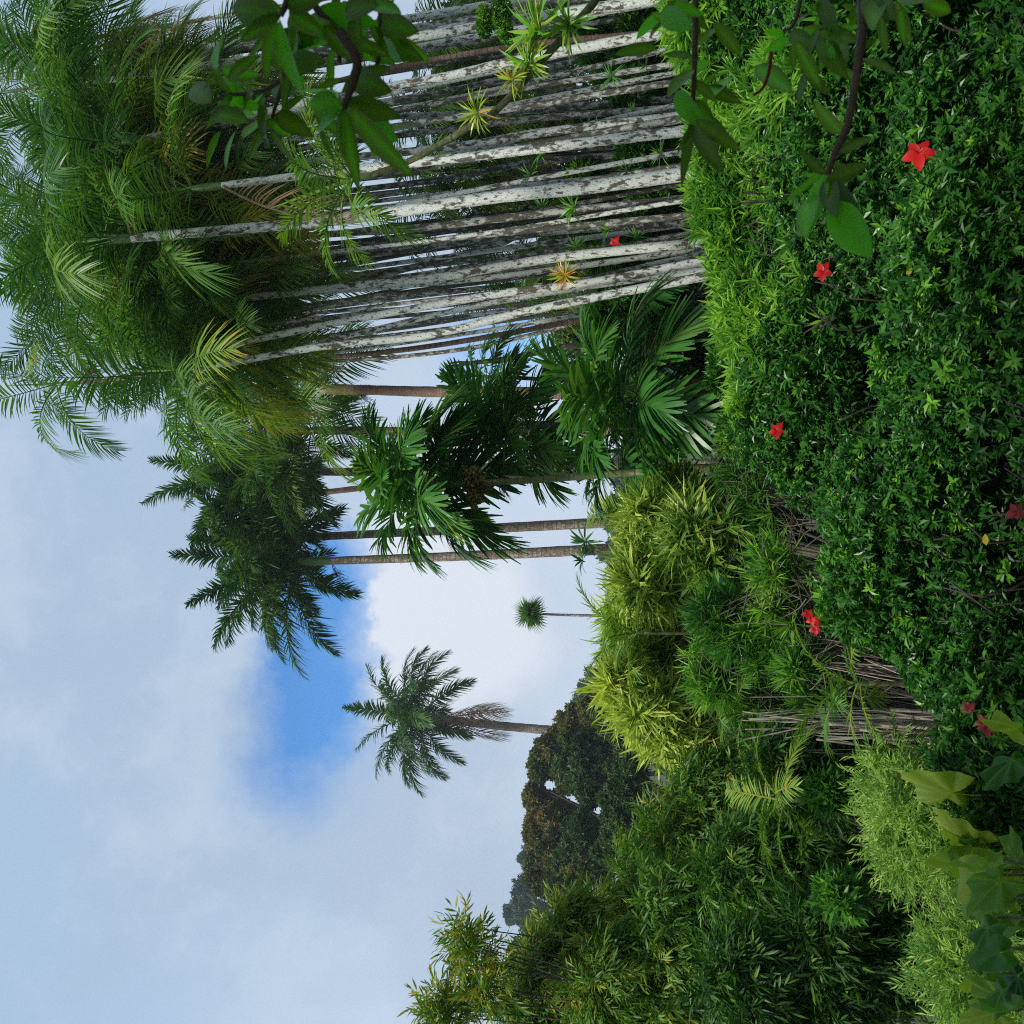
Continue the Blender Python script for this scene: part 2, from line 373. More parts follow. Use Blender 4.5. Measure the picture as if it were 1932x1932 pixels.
# ------------------------------------------------------------------ palm fronds
def frond(L, n, ll, lw, e0, bend, mat, droop=.35, vang=.35, plum=0., tint=.4, tip=.0, pet=.12, jit=.06, rachis=.012, segs=4, a0=1.25, a1=.45, wide_tip=False, side_bend=0., torn=0.):
    """pinnate frond growing along +X from the origin, gravity -Z"""
    k = 40; t = np.linspace(0, 1, k); e = e0-bend*t**1.25; az = side_bend*t**1.5
    dx = np.stack([np.cos(e)*np.cos(az), np.cos(e)*np.sin(az), np.sin(e)], 1)*L/k; pts = np.concatenate([[(0, 0, 0)], np.cumsum(dx, 0)])[:k]
    tg = nrmz(np.gradient(pts, axis=0)); yy = nrmz(np.cross(np.tile((0, 0, 1.), (k, 1)), tg)+1e-6); nn = np.cross(tg, yy)
    g = Geo(); tube(g, pts, np.linspace(rachis, rachis*.25, k), 5, min(tint+.10, .60))
    m_ = 2*n; s = np.repeat(np.linspace(pet, .995, n), 2)+rng.normal(0, .35/n, m_); s = np.clip(s, pet, .995)
    side = np.tile((1., -1.), n); fi = s*(k-1); i0 = np.minimum(fi.astype(int), k-2); fr = (fi-i0)[:, None]
    lerp = lambda A: A[i0]*(1-fr)+A[i0+1]*fr
    p0, T_, Y_, N_ = lerp(pts), lerp(tg), lerp(yy), lerp(nn)
    u = (s-pet)/(1-pet); al = a0+(a1-a0)*u; v = vang+rng.normal(0, plum, m_)+rng.normal(0, jit, m_)
    d = np.cos(al)[:, None]*T_+np.sin(al)[:, None]*(np.cos(v)[:, None]*side[:, None]*Y_+np.sin(v)[:, None]*N_)
    d = nrmz(d+rng.normal(0, jit, (m_, 3)))
    prof = np.sin(np.pi*(u*.80+.14))**.6; l = ll*prof*rng.uniform(.86, 1.08, m_)
    if torn: l = l*np.where(rng.random(m_) < torn, rng.uniform(.2, .7, m_), 1)
    wd = nrmz(np.cross(d, N_+rng.normal(0, .18, (m_, 3)))); ss = np.linspace(0, 1, segs+1)
    wprof = np.array([.5, 1, .95, .6, .04]) if segs == 4 else np.interp(ss, [0, .25, .6, 1], [.5, 1, .8, .04])
    if wide_tip: wprof = np.interp(ss, [0, .3, .8, 1], [.45, 1, .9, .3])
    dr = droop*rng.uniform(.6, 1.4, m_)
    c = p0[:, None]+d[:, None]*(l[:, None]*ss[None])[..., None]+np.array((0, 0, -1.))*((dr*l)[:, None]*(ss**2)[None])[..., None]
    w = wd[:, None]*(lw*.5*wprof[None]*np.clip(prof, .6, 1)[:, None])[..., None]
    V = np.stack([c+w, c-w], 2).reshape(m_, -1, 3); q = 2*(segs+1); f = []
    for i in range(segs): a = 2*i; f += [(a, a+1, a+3), (a, a+3, a+2)]
    F = np.array(f)[None]+(np.arange(m_)*q)[:, None, None]
    tt = tint+rng.normal(0, .07, m_)[:, None]+tip*np.repeat(ss, 2)[None]**2+tip*.6*u[:, None]
    g.add(V.reshape(-1, 3), F.reshape(-1, 3), tt.ravel())
    return g.mesh('frond', M[mat])
def fan_leaf(L, n, w, pet, mat, tint=.45, droop=.25):
    g = Geo(); tube(g, [(0, 0, 0), (pet*.5, 0, pet*.06), (pet, 0, 0)], .012, 4, tint)
    for i in range(n):
        a = (i/(n-1)-.5)*4.4; l = L*(1-.18*abs(a)/2.2)*rng.uniform(.92, 1.05); ss = np.linspace(0, 1, 5)
        d = np.array((math.cos(a), math.sin(a), .12)); c = np.array((pet, 0, 0))+d*l*ss[:, None]+np.array((0, 0, -droop*l))*(ss**2)[:, None]
        y = np.array((-math.sin(a), math.cos(a), .25)); ww = y*w*.5*np.array([.3, 1, .95, .6, .03])[:, None]
        V = np.stack([c+ww, c-ww], 1).reshape(-1, 3); f = []
        for j in range(4): b = 2*j; f += [(b, b+1, b+3), (b, b+3, b+2)]
        g.add(V, f, tint+rng.normal(0, .05))
    return g.mesh('fan_leaf', M[mat])

FR = {}
def fr_set(key, specs, **k): FR[key] = [frond(**{**k, **s_}) for s_ in specs]
# grove palms: planar fronds, about 1.9 m
fr_set('grove', [dict(e0=1.35, bend=.9), dict(e0=1.05, bend=1.3), dict(e0=.8, bend=1.5, side_bend=.3), dict(e0=.55, bend=1.5), dict(e0=.3, bend=1.5, side_bend=-.3),
                 dict(e0=.1, bend=1.3, tint=.42, tip=.08), dict(e0=-.25, bend=1.0, tint=.42, tip=.12, torn=.2), dict(e0=.5, bend=2.2, tint=.45), dict(e0=-.5, bend=.8, tint=.56, tip=.22, torn=.25)],
       L=1.85, n=42, ll=.55, lw=.027, mat='palm', droop=.35, vang=.12, tint=.28)
# royal palms: plumose, long
fr_set('royal', [dict(e0=1.4, bend=.7), dict(e0=1.2, bend=1.0), dict(e0=1.0, bend=1.25, side_bend=.3), dict(e0=.8, bend=1.35), dict(e0=.6, bend=1.25, side_bend=-.3),
                 dict(e0=.42, bend=1.1), dict(e0=.22, bend=.95, tint=.5)],
       L=4.1, n=92, ll=.74, lw=.060, mat='royal', droop=.40, vang=.25, plum=.55, tint=.36, rachis=.03)
fr_set('lone', [dict(e0=1.35, bend=.9), dict(e0=1.05, bend=1.2), dict(e0=.75, bend=1.4, side_bend=.3), dict(e0=.45, bend=1.4), dict(e0=.15, bend=1.3, side_bend=-.3), dict(e0=-.1, bend=1.1)],
       L=3.7, n=84, ll=.70, lw=.062, mat='royal', droop=.40, vang=.25, plum=.55, tint=.38, rachis=.03)
# palms with broad stiff leaflets
fr_set('broad', [dict(e0=1.4, bend=.7), dict(e0=1.1, bend=1.0), dict(e0=.8, bend=1.3, side_bend=.3), dict(e0=.45, bend=1.3), dict(e0=.15, bend=1.2, side_bend=-.3), dict(e0=-.15, bend=1.0), dict(e0=-.5, bend=.8, tint=.36)],
       L=1.35, n=31, ll=.64, lw=.062, mat='broad', droop=.28, vang=.18, tint=.50, segs=4, a0=1.35, a1=.25, wide_tip=True, pet=.16, jit=.10)
FR['fan'] = [fan_leaf(1.15, 20, .085, .3, 'palm', .34, q) for q in (.15, .35, .55)]
fr_set('dead', [dict(e0=-1.0, bend=.5), dict(e0=-1.25, bend=.25)], L=1.9, n=30, ll=.40, lw=.02, mat='dead', droop=.9, vang=-.3, tint=.45, rachis=.02)
fr_set('small', [dict(e0=1.2, bend=1.0), dict(e0=.8, bend=1.3), dict(e0=.4, bend=1.2), dict(e0=.05, bend=1.)], L=1.0, n=32, ll=.30, lw=.022, mat='palm', droop=.2, vang=.2, tint=.48)

def inflor(L, mat='dead', fruit=False, n=26):
    g = Geo(); tube(g, spline([(0, 0, 0), (L*.3, 0, -.02*L), (L*.45, 0, -.25*L)], 6), .014, 5)
    tips = []
    for i in range(n):
        s_ = rng.uniform(.1, .45); a = rng.normal(0, .7, 3); b = np.array((s_*L, 0, -.2*L*s_)); e = b+np.array((.35, .1, -.35))*L*rng.uniform(.5, 1)+a*L*.16
        tube(g, spline([b, (b+e)/2+(0, 0, .05*L), e], 5), .006 if not fruit else .008, 3); tips.append(e)
    o = g.mesh('flower_stalk', M[mat])
    if fruit:
        g2 = Geo(); a = np.array([(1, 0, 0), (-1, 0, 0), (0, 1, 0), (0, -1, 0), (0, 0, 1), (0, 0, -1)], float)
        f = np.array([(0, 2, 4), (2, 1, 4), (1, 3, 4), (3, 0, 4), (2, 0, 5), (1, 2, 5), (3, 1, 5), (0, 3, 5)])
        for e in tips:
            for _ in range(7): g2.add(a*.024+e+rng.normal(0, .05, 3)*L, f, .5)
        return o, g2.mesh('fruit', M['fruit'], smooth=True)
    return o, None

TRUNK_N = [0]
def palm(name, label, px, r, mat, kind='grove', nf=13, fs=1., shaft=.55, group=None, tilt=0., top_r=.7, order=None, dead=0, shaft_mat='shaft', stalk=None, base_y=None, az0=None, spear=True, elev=None, sink=True):
    """px: list of (x, y, d) from the top of the trunk down to the lowest visible point"""
    pts = [P(*q) for q in px][::-1]
    lo = pts[0]; gz = ground_z(lo[0], lo[1])
    if sink and lo[2] > gz-.05:
        dz = lo[2]-gz+.1; sl = (pts[1]-pts[0])/max((pts[1]-pts[0])[2], .1); b = lo-sl*dz*.8; b[2] = gz-.1; pts = [b]+pts
    base = pts[0].copy(); root = thing(name, label, 'palm tree', base, group)
    sp_ = spline(pts, 40); k = len(sp_); t = np.linspace(0, 1, k)
    rad = r*(1+(top_r-1)*t)*(1+.35*np.exp(-t*14))*(1+.03*np.sin(t*90+rng.uniform(0, 6)))
    g = Geo(); tube(g, sp_, rad, 12); place('trunk', g.mesh('palm_trunk', M[mat], base, True), root)
    ax = nrmz(sp_[-1]-sp_[-5]); ax = nrmz(ax+np.array((0, 0, .6))); top = sp_[-1]
    if shaft:
        ss = np.linspace(0, 1, 12); rr = r*top_r*(1.0+.30*np.sin(ss*2.2))*(1-.55*ss**2.5)
        g = Geo(); tube(g, top+ax*shaft*ss[:, None], rr, 12); place('crownshaft', g.mesh('crownshaft', M[shaft_mat], base, True), root)
    head = top+ax*shaft*.93; ms = FR[kind]; a_ = rng.uniform(0, 6.3) if az0 is None else az0
    rot = Vector((0, 0, 1)).rotation_difference(Vector(ax)).to_matrix()
    for i in range(nf):
        u = i/max(nf-1, 1); j = int(np.clip(round(u*(len(ms)-1)+rng.normal(0, .35)), 0, len(ms)-1)) if kind != 'fan' else rng.integers(0, 3)
        o = place('frond', ms[j], root); az = a_+i*2.399+rng.normal(0, .15)
        s_ = fs*rng.uniform(.88, 1.1)
        mm = rot @ Matrix.Rotation(az, 3, 'Z') @ Matrix.Rotation(rng.normal(0, .12), 3, 'X')
        if kind == 'fan': mm = mm @ Matrix.Rotation(-(1.35-1.9*u), 3, 'Y') @ Matrix.Rotation(rng.uniform(-.9, .9), 3, 'X')
        M4 = mm.to_4x4() @ Matrix.Scale(s_, 4); M4.translation = Vector(head-base-ax*.05*i/nf); o.matrix_local = M4
    if spear:
        g = Geo(); tube(g, head+(ax+rng.normal(0, .05, 3))*np.linspace(-.05, 1., 6)[:, None]*.9*fs*(2.0 if kind in ('royal', 'lone') else 1), np.linspace(.028, .004, 6), 5, .5)
        place('spear_leaf', g.mesh('spear_leaf', M['palm'], base), root)
    for q in range(dead):
        o = place('dead_frond', FR['dead'][q % 2], root); mm = Matrix.Rotation(rng.uniform(0, 6.3), 3, 'Z').to_4x4() @ Matrix.Scale(fs*(1.7 if kind == 'lone' else 1), 4); mm.translation = Vector(top-base+ax*.02); o.matrix_local = mm
    for (az, L, mt_, fru) in (stalk or []):
        a, b = inflor(L, mt_, fru); o = place('flower_stalk', a, root); mm = Matrix.Rotation(az, 4, 'Z'); mm.translation = Vector(top-base-ax*.03); o.matrix_local = mm
        if b: place('fruit', b, o)
    return root

#=============================================================== LAYOUT
# ---- royal palms left of the grove
G_R = 'royal palms rising behind the broad-leaved palms'
palm('royal_palm', 'royal palm with pale green crownshaft and drooping dry flower stalk beside the blue sky gap', [(625, 1058, 32), (800, 1052, 32), (960, 1045, 32), (1190, 1034, 32)], .20, 'royal_trunk', 'royal', 26, 1.08, 1.35, G_R, stalk=[(2.9, 1.1, 'twig', False)])
palm('royal_palm', 'royal palm with white-speckled straight brown trunk rising between two others behind the yellow shrub', [(610, 1012, 34), (880, 999, 34), (1190, 984, 34)], .21, 'royal_trunk', 'royal', 24, 1.02, 1.4, G_R)
palm('royal_palm', 'royal palm whose short bright green crownshaft tops a ringed trunk above the broad-leaved palm', [(535, 888, 33), (700, 890, 33), (1000, 880, 33), (1200, 878, 33)], .2, 'royal_trunk', 'royal', 24, 1.05, 1.15, G_R)
palm('royal_palm', 'slim smooth brown royal palm stem half hidden behind the fruiting palm', [(600, 930, 38), (880, 900, 38), (1200, 886, 38)], .17, 'brown_trunk', 'royal', 18, .95, 1.2, G_R)
palm('royal_palm', 'royal palm with plain brown trunk rising between the ringed trunk and the tan-sheathed one', [(650, 812, 30), (880, 815, 30), (1200, 812, 30)], .19, 'brown_trunk', 'royal', 22, .92, 1.3, G_R)
palm('royal_palm', 'royal palm with a peeling tan sheath at the top of its reddish ringed trunk', [(670, 735, 27), (860, 740, 27), (1200, 742, 27)], .2, 'brown_trunk', 'grove', 14, 1.75, 1.2, G_R, shaft_mat='tan', stalk=[(2.0, .8, 'twig', False)])
# ---- lone palms on the sky
palm('royal_palm', 'lone royal palm standing clear against the sky with brown dead fronds hanging', [(832, 1356, 74), (930, 1368, 74), (1055, 1379, 74)], .38, 'royal_trunk', 'lone', 30, 1.68, 1.75, stalk=[(.2, 2.6, 'twig', False), (3.3, 1.8, 'twig', False)], dead=5, sink=True, top_r=.85)
palm('fan_palm', 'small distant fan palm on a thin white stem against the cloud', [(1010, 1158, 60), (1060, 1160, 60), (1135, 1162, 60)], .10, 'grey_trunk', 'fan', 22, .92, .25, stalk=[(.5, .9, 'twig', False)])

# ---- grove palms seen one by one
G_G = 'slender lichen-covered palms of the grove'
grove = [
 ('outermost grove palm with clean white lichen bark and leaning stem, beside the open sky', [(410, 690, 12), (600, 655, 12), (809, 632, 12), (1004, 585, 12), (1365, 515, 12)], .078, 'white_trunk'),
 ('second grove palm from the sky side, pale bark blotched with dark moss along one side', [(440, 650, 12.5), (641, 608, 12.5), (943, 554, 12.5), (1111, 534, 12.5), (1362, 487, 12.5)], .082, 'white_trunk'),
 ('third grove palm from the sky side, white below and mottled grey above', [(395, 570, 13), (641, 542, 13), (843, 521, 13), (1044, 487, 13), (1350, 455, 13)], .09, 'white_trunk'),
 ('dark mossy grove palm curving between two white ones', [(430, 560, 15), (690, 524, 15), (930, 464, 15), (1010, 433, 15), (1335, 397, 15)], .085, 'grey_trunk'),
 ('thickest grove palm, broad white trunk running up through the crowns', [(250, 449, 11.5), (430, 434, 11.5), (649, 413, 11.5), (927, 373, 11.5), (1111, 353, 11.5), (1335, 323, 11.5)], .112, 'white_trunk'),
 ('brown-ringed grove palm just beside the thickest trunk', [(470, 452, 13), (649, 440, 13), (780, 431, 13), (1010, 405, 13), (1330, 372, 13)], .08, 'grey_trunk'),
 ('clean white grove palm with a reddish stain halfway up', [(420, 350, 11.5), (638, 323, 11.5), (792, 306, 11.5), (943, 289, 11.5), (1266, 250, 11.5)], .085, 'white_trunk'),
 ('white grove palm crossing behind the small fern-like palm leaf', [(330, 330, 13), (836, 279, 13), (1010, 252, 13), (1266, 222, 13)], .088, 'white_trunk'),
 ('narrow blotched grove palm between the reddish-stained and the thickest trunk', [(300, 400, 14), (799, 343, 14), (1010, 306, 14), (1270, 287, 14)], .072, 'grey_trunk'),
 ('white grove palm behind the large bromeliads', [(280, 260, 12), (600, 190, 12), (843, 144, 12), (977, 114, 12), (1232, 66, 12)], .085, 'white_trunk'),
 ('white grove palm that the leafy vine climbs', [(200, 150, 12.5), (782, 70, 12.5), (923, 46, 12.5), (1220, 2, 12.5)], .098, 'white_trunk'),
 ('grove palm speckled brown at the far edge beside the climbing vine', [(250, 120, 13.5), (840, 45, 13.5), (930, 25, 13.5), (1200, -25, 13.5)], .09, 'grey_trunk'),
 ('thin red-brown grove palm stem leaning across the white ones', [(480, 195, 13), (725, 131, 13), (977, 87, 13), (1250, 60, 13)], .055, 'brown_trunk'),
 ('slim grey grove palm beside the bromeliad-covered leaning trunk', [(350, 230, 14), (900, 215, 14), (994, 208, 14), (1263, 188, 14)], .078, 'grey_trunk'),
 ('grey-white grove palm whose upper trunk shows among the yellow fronds', [(190, 103, 14.5), (387, 87, 14.5), (560, 66, 14.5), (800, 30, 14.5), (1200, -40, 14.5)], .085, 'white_trunk'),
 ('spotted grove palm just behind the third one from the sky side', [(330, 520, 14), (700, 480, 14), (1000, 440, 14), (1330, 420, 14)], .078, 'grey_trunk'),
 ('tall grove palm whose crown stands alone above the others on a thin bare stem', [(148, 722, 15), (260, 712, 15), (420, 690, 15), (800, 655, 15), (1330, 560, 15)], .062, 'brown_trunk'),
 ('white blotched grove palm in the gap between bromeliad trunk and reddish-stained trunk', [(380, 300, 13.5), (700, 262, 13.5), (1000, 225, 13.5), (1262, 205, 13.5)], .07, 'grey_trunk'),
]
for i, (lb, px, r, mt_) in enumerate(grove):
    lone = 'stands alone' in lb
    palm('grove_palm', lb, px, r*.80, mt_, 'grove', 9 if lone else 12, 1.0 if lone else rng.uniform(.95, 1.15), .5, G_G, stalk=[(rng.uniform(0, 6), .6, 'dead', False)] if i % 3 == 1 else None, dead=0 if lone else int(i % 4 == 2))
# ---- slimmer pale stems packed between them
for i in range(26):
    d = rng.uniform(12.4, 14.5); by = -40+i*24+rng.normal(0, 8); tx = rng.uniform(200, 560) if by < 430 else rng.uniform(380, 560); ty = by+(966-by)*.13+rng.uniform(25, 105)
    palm('grove_palm', 'slim pale mottled stem packed among the thicker white grove palms', [(tx, ty, d), ((tx+1330)/2, (ty+by)/2+rng.normal(0, 9), d), (1330, by, d)], rng.uniform(.035, .052), ('grey_trunk', 'white_trunk')[i % 2],
         'grove', 6, rng.uniform(.8, 1.05), .4, 'slim pale stems of the grove')
# ---- deeper grove palms that nothing tells apart
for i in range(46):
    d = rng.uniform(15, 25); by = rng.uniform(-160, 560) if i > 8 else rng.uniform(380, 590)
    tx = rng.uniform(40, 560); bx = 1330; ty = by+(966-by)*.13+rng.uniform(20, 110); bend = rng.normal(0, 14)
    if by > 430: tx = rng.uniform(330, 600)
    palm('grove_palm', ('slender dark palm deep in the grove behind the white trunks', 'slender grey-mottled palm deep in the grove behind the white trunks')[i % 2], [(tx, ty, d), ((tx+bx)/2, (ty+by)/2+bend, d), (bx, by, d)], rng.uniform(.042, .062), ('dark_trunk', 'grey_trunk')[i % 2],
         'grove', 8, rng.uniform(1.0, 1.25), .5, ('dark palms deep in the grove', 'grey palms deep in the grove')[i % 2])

ulab = ['behind the speckled palm at the far edge', 'behind the thin red-brown stem', 'between the two highest bromeliads', 'behind the slim grey palm', 'between the reddish-stained and thickest trunks', 'right of the thickest trunk', 'behind the dark curving palm', 'low between the third and second trunks from the sky', 'just above the largest bromeliad', 'beside the second trunk from the sky']
for (x, y, d, f_), lb in zip(((930, 20, 20, 1.2), (900, 110, 19, 1.1), (960, 175, 21, 1.25), (870, 215, 20, 1.2), (900, 290, 21, 1.2), (860, 370, 20, 1.1), (930, 430, 22, 1.1), (1060, 500, 19, .95), (1100, 90, 18, 1.), (1010, 545, 22, .95)), ulab):
    palm('understorey_palm', 'shorter feather-leaved palm '+lb, [(x, y, d), (x+150, y-8, d), (1330, y-20, d)], .07, 'grey_trunk', 'grove', 14, f_, .4, 'shorter palms among the grove trunks')
# ---- palms with broad leaflets in the middle
G_B = 'broad-leaved palms in front of the royal palms'
palm('broad_leaved_palm', 'broad-leaved palm with green ringed trunk and hanging orange fruit below its crown', [(880, 912, 11.5), (1000, 906, 11.5), (1140, 895, 11.5), (1300, 884, 11.5), (1480, 880, 11.5)], .055, 'green_trunk', 'broad', 22, .84, .55, G_B, stalk=[(3.6, .38, 'darktwig', True), (1.6, .36, 'darktwig', True), (5.0, .38, 'darktwig', True)])
palm('broad_leaved_palm', 'broad-leaved palm of middle height whose dark crown reaches up to the brown trunks', [(1040, 800, 12.5), (1200, 800, 12.5), (1400, 802, 12.5)], .055, 'grey_trunk', 'broad', 19, .82, .4, G_B)
palm('broad_leaved_palm', 'low broad-leaved palm with a big pale pleated leaf and brown husks', [(1260, 745, 10.5), (1320, 748, 10.5), (1420, 752, 10.5)], .05, 'green_trunk', 'broad', 17, .86, .35, G_B, dead=2)
palm('broad_leaved_palm', 'small bright green palm crown at the top of the middle clump of palms', [(960, 712, 13.5), (1150, 722, 13.5), (1380, 730, 13.5)], .04, 'green_trunk', 'broad', 9, .55, .3, G_B)
palm('broad_leaved_palm', 'dark leafy palm right behind the outermost white grove trunk', [(1260, 610, 14), (1320, 606, 14), (1400, 606, 14)], .06, 'dark_trunk', 'broad', 15, .92, .35, G_B, dead=2)
palm('broad_leaved_palm', 'short palm filling the gap between fruiting palm and hedge with drooping leaves', [(1210, 850, 12), (1300, 850, 12), (1430, 850, 12)], .05, 'dark_trunk', 'broad', 12, .66, .3, G_B)

# ---- epiphyte-laden leaning palm and its bromeliads
palm('leaning_palm', 'palm leaning diagonally across the white trunks with bromeliads along its stem', [(700, 330, 9.5), (776, 302, 9.5), (876, 245, 9.5), (943, 202, 9.5), (1105, 23, 9.5), (1190, -60, 9.5)], .042, 'green_trunk', 'small', 9, 1.1, .25)
def brom(x, y, d, L, n, label, cat='bromeliad', tint=.45, mat='brom', w=.14, name='bromeliad', up=(-.1, 1.3)):
    if name == 'bromeliad': L *= 1.3; n += 10; w *= .75
    g = Geo(); T = rosetteT(n, L, L*w, up, .12, 3, .35, .12, .3)
    c = P(x, y, d); dd = nrmz(np.array([[-.35, -.5, .8]])+rng.normal(0, .2, (1, 3)))
    scatter(g, [T], c[None], dd, np.array([[0, 1., .1]]), np.array([1.]), np.array([tint]))
    o = place(name, g.mesh(name, M[mat], c), None, c); tag(o, label, cat, 'bromeliads on the palm stems'); return o
brom(1020, 60, 9.4, .34, 34, 'largest bromeliad on the leaning stem, yellow-green with upright leaves')
brom(1000, 118, 9.4, .24, 26, 'yellow-green bromeliad just below the largest one on the leaning stem', tint=.55)
brom(968, 150, 9.4, .17, 22, 'yellowish bromeliad halfway up the leaning stem', tint=.75)
brom(903, 212, 9.4, .19, 24, 'highest bromeliad on the leaning stem, bright yellow-green fan', tint=.62)
brom(1075, 42, 9.4, .26, 26, 'straggly bromeliad at the low thick end of the leaning stem', tint=.4)
brom(1290, 905, 11, .25, 28, 'bright green bromeliad on the dark trunk of the fruiting palm', tint=.3)
brom(1085, 390, 12, .2, 22, 'small green bromeliad on a grove trunk below the gap of sky', tint=.25)
brom(1067, 520, 12, .18, 24, 'yellow-green bromeliad in the brush between white trunks near the sky', tint=.7)

# ---- vegetation templates
T_hedge = [rosetteT(11, .040, .0155, (-.2, 1.1), .25, 1, .12, .09, .2, .03) for _ in range(4)]
T_narrow = [rosetteT(18, .085, .011, (-.1, 1.1), .15, 1, .12, .08, .2, .03) for _ in range(3)]
T_drac = [rosetteT(24, .34, .027, (-.30, 1.25), .07, 4, .42, .10, .35, .05, -.30) for _ in range(4)]
T_star = [rosetteT(16, .19, .014, (-.3, 1.2), .14, 1, .1, .08, .2, .02) for _ in range(3)]
T_bam = [sprayT(9, .20, .100, .0155, .5, 2, .12, .8) for _ in range(5)]
T_fern = [sprayT(17, .20, .055, .009, .35, 1, .07, .95) for _ in range(4)]
T_tree = [rosetteT(9, .30, .15, (-.3, 1.2), .35, 1, .1, .10, .2, .25) for _ in range(4)]
T_bush = [rosetteT(10, .11, .04, (-.3, 1.2), .3, 1, .1, .10, .2, .08) for _ in range(4)]
T_far = [rosetteT(8, .9, .6, (-.5, 1.2), .5, 1, .1, .12, .2, .8) for _ in range(4)]

# ---- far wooded hills
def ridge(label, pts, d, n, mat):
    g = Geo()
    bl = [blob(x, y, d*(1+rng.uniform(-.03, .08)), r, r*1.1) for x, y, r in pts]
    blob_leaves(g, bl, n, T_far, d/210, tint=(.5, .2), nclump=14, clump=.34, clumptint=.2)
    o = place('hill_forest', g.mesh('hill_forest', M[mat])); o['kind'] = 'stuff'; o['label'] = label; o['category'] = 'forest'
ridge('hazy blue-green wooded ridge above the lemon-yellow shrubs', [(1165, 1210, 35), (1150, 1262, 32), (1130, 1290, 36), (1105, 1325, 36), (1140, 1330, 42), (1180, 1260, 60), (1175, 1160, 30), (1190, 1100, 34), (1170, 1050, 34), (1158, 985, 22), (1155, 955, 24), (1200, 1000, 50), (1200, 900, 60)], 210, 9000, 'hill')
ridge('hazy grey treetops behind the bamboo slope', [(992, 1620, 18), (985, 1672, 20), (965, 1722, 22), (990, 1705, 34), (1010, 1740, 50), (1030, 1620, 50), (1040, 1800, 80)], 190, 5000, 'hill')
# ---- trees on the hillside
G_T = 'broadleaf trees on the hillside'
trees = [
 ('rust-tinged tree at the foot of the lone royal palm', [(1078, 1375, 30, 44), (1110, 1345, 40, 36), (1100, 1390, 40, 40)], 66, 5200, 'rust', .62),
 ('tree with thin brown top just left of the lone palm trunk', [(1025, 1440, 40, 42), (1050, 1405, 44, 36), (1075, 1450, 50, 50)], 68, 6000, 'rust', .55),
 ('orange-brown topped tree standing highest against the sky', [(1010, 1500, 26, 34), (1012, 1570, 34, 44), (1050, 1545, 50, 60)], 69, 6500, 'rust', .72),
 ('broad dark green tree below the brown-topped ones', [(1100, 1430, 52, 60), (1120, 1480, 54, 58), (1155, 1430, 50, 54), (1150, 1380, 46, 40)], 60, 9000, 'wood', .35),
 ('yellowish-green tree at the top edge of the bamboo slope', [(1015, 1640, 30, 44), (1055, 1660, 50, 60), (1045, 1610, 44, 50)], 64, 6200, 'rust', .42),
 ('rounded dark green tree in the hollow above the bamboo', [(1100, 1575, 46, 56), (1075, 1630, 40, 50), (1130, 1620, 50, 60)], 57, 7500, 'wood', .45),
 ('olive tree mass merging into the bamboo top', [(1080, 1690, 50, 56), (1110, 1740, 60, 60), (1120, 1665, 50, 56)], 52, 6500, 'rust', .35),
 ('low dark tree filling the dip between the bamboo and the yellow shrubs', [(1190, 1480, 50, 60), (1170, 1540, 50, 60), (1220, 1560, 50, 60), (1160, 1600, 50, 50)], 42, 7000, 'wood', .4),
 ('reddish-brown shaded tree beside the yellow shrubs', [(1140, 1330, 42, 40), (1175, 1370, 46, 46), (1190, 1440, 44, 50)], 48, 6000, 'rust', .25),
]
for lb, bl, d, n, mt_, ti in trees:
    plant('hillside_tree', lb, 'tree', [blob(x, y, d, a, b) for x, y, a, b in bl], int(n*1.5), T_tree, mt_, d/68, .22, G_T, tint=(ti, .16), nclump=34, clump=.26, shell=.8, rnd=.9, clumptint=.17, topw=.12 if mt_ == 'rust' else 0)
# ---- greenery behind the grove
G_H = 'leafy trees behind the grove'
back = [
 ('feathery green tree behind the outermost white trunk', [(1090, 625, 60, 50), (1150, 600, 70, 60), (1060, 560, 50, 60)], 27, 5500, 'wood', .95),
 ('pale green tree showing between the sky-side grove trunks', [(1050, 490, 70, 60), (1150, 500, 100, 80)], 29, 7000, 'wood', .95),
 ('dark tree filling the background behind the thickest grove trunk', [(1000, 350, 110, 90), (1180, 380, 100, 100), (1080, 430, 80, 70)], 30, 9000, 'wood', .75),
 ('dark tree behind the bromeliad-laden leaning palm', [(920, 210, 120, 90), (1060, 230, 120, 100), (1200, 230, 100, 100)], 30, 10000, 'wood', .7),
 ('dark tree at the far edge behind the climbing vine', [(900, 60, 120, 90), (1050, 60, 120, 100), (1190, 60, 100, 100)], 29, 10000, 'wood', .65),
 ('leafy mass behind the broad-leaved palms', [(1230, 700, 70, 90), (1270, 820, 70, 80), (1210, 900, 50, 60)], 24, 5500, 'wood', .5),
]
for lb, bl, d, n, mt_, ti in back:
    plant('grove_backing_tree', lb, 'tree', [blob(x, y, d, a, b) for x, y, a, b in bl], n, T_tree, mt_, d/60, .12, G_H, tint=(ti, .18), nclump=26, clump=.3, shell=.7, clumptint=.2)
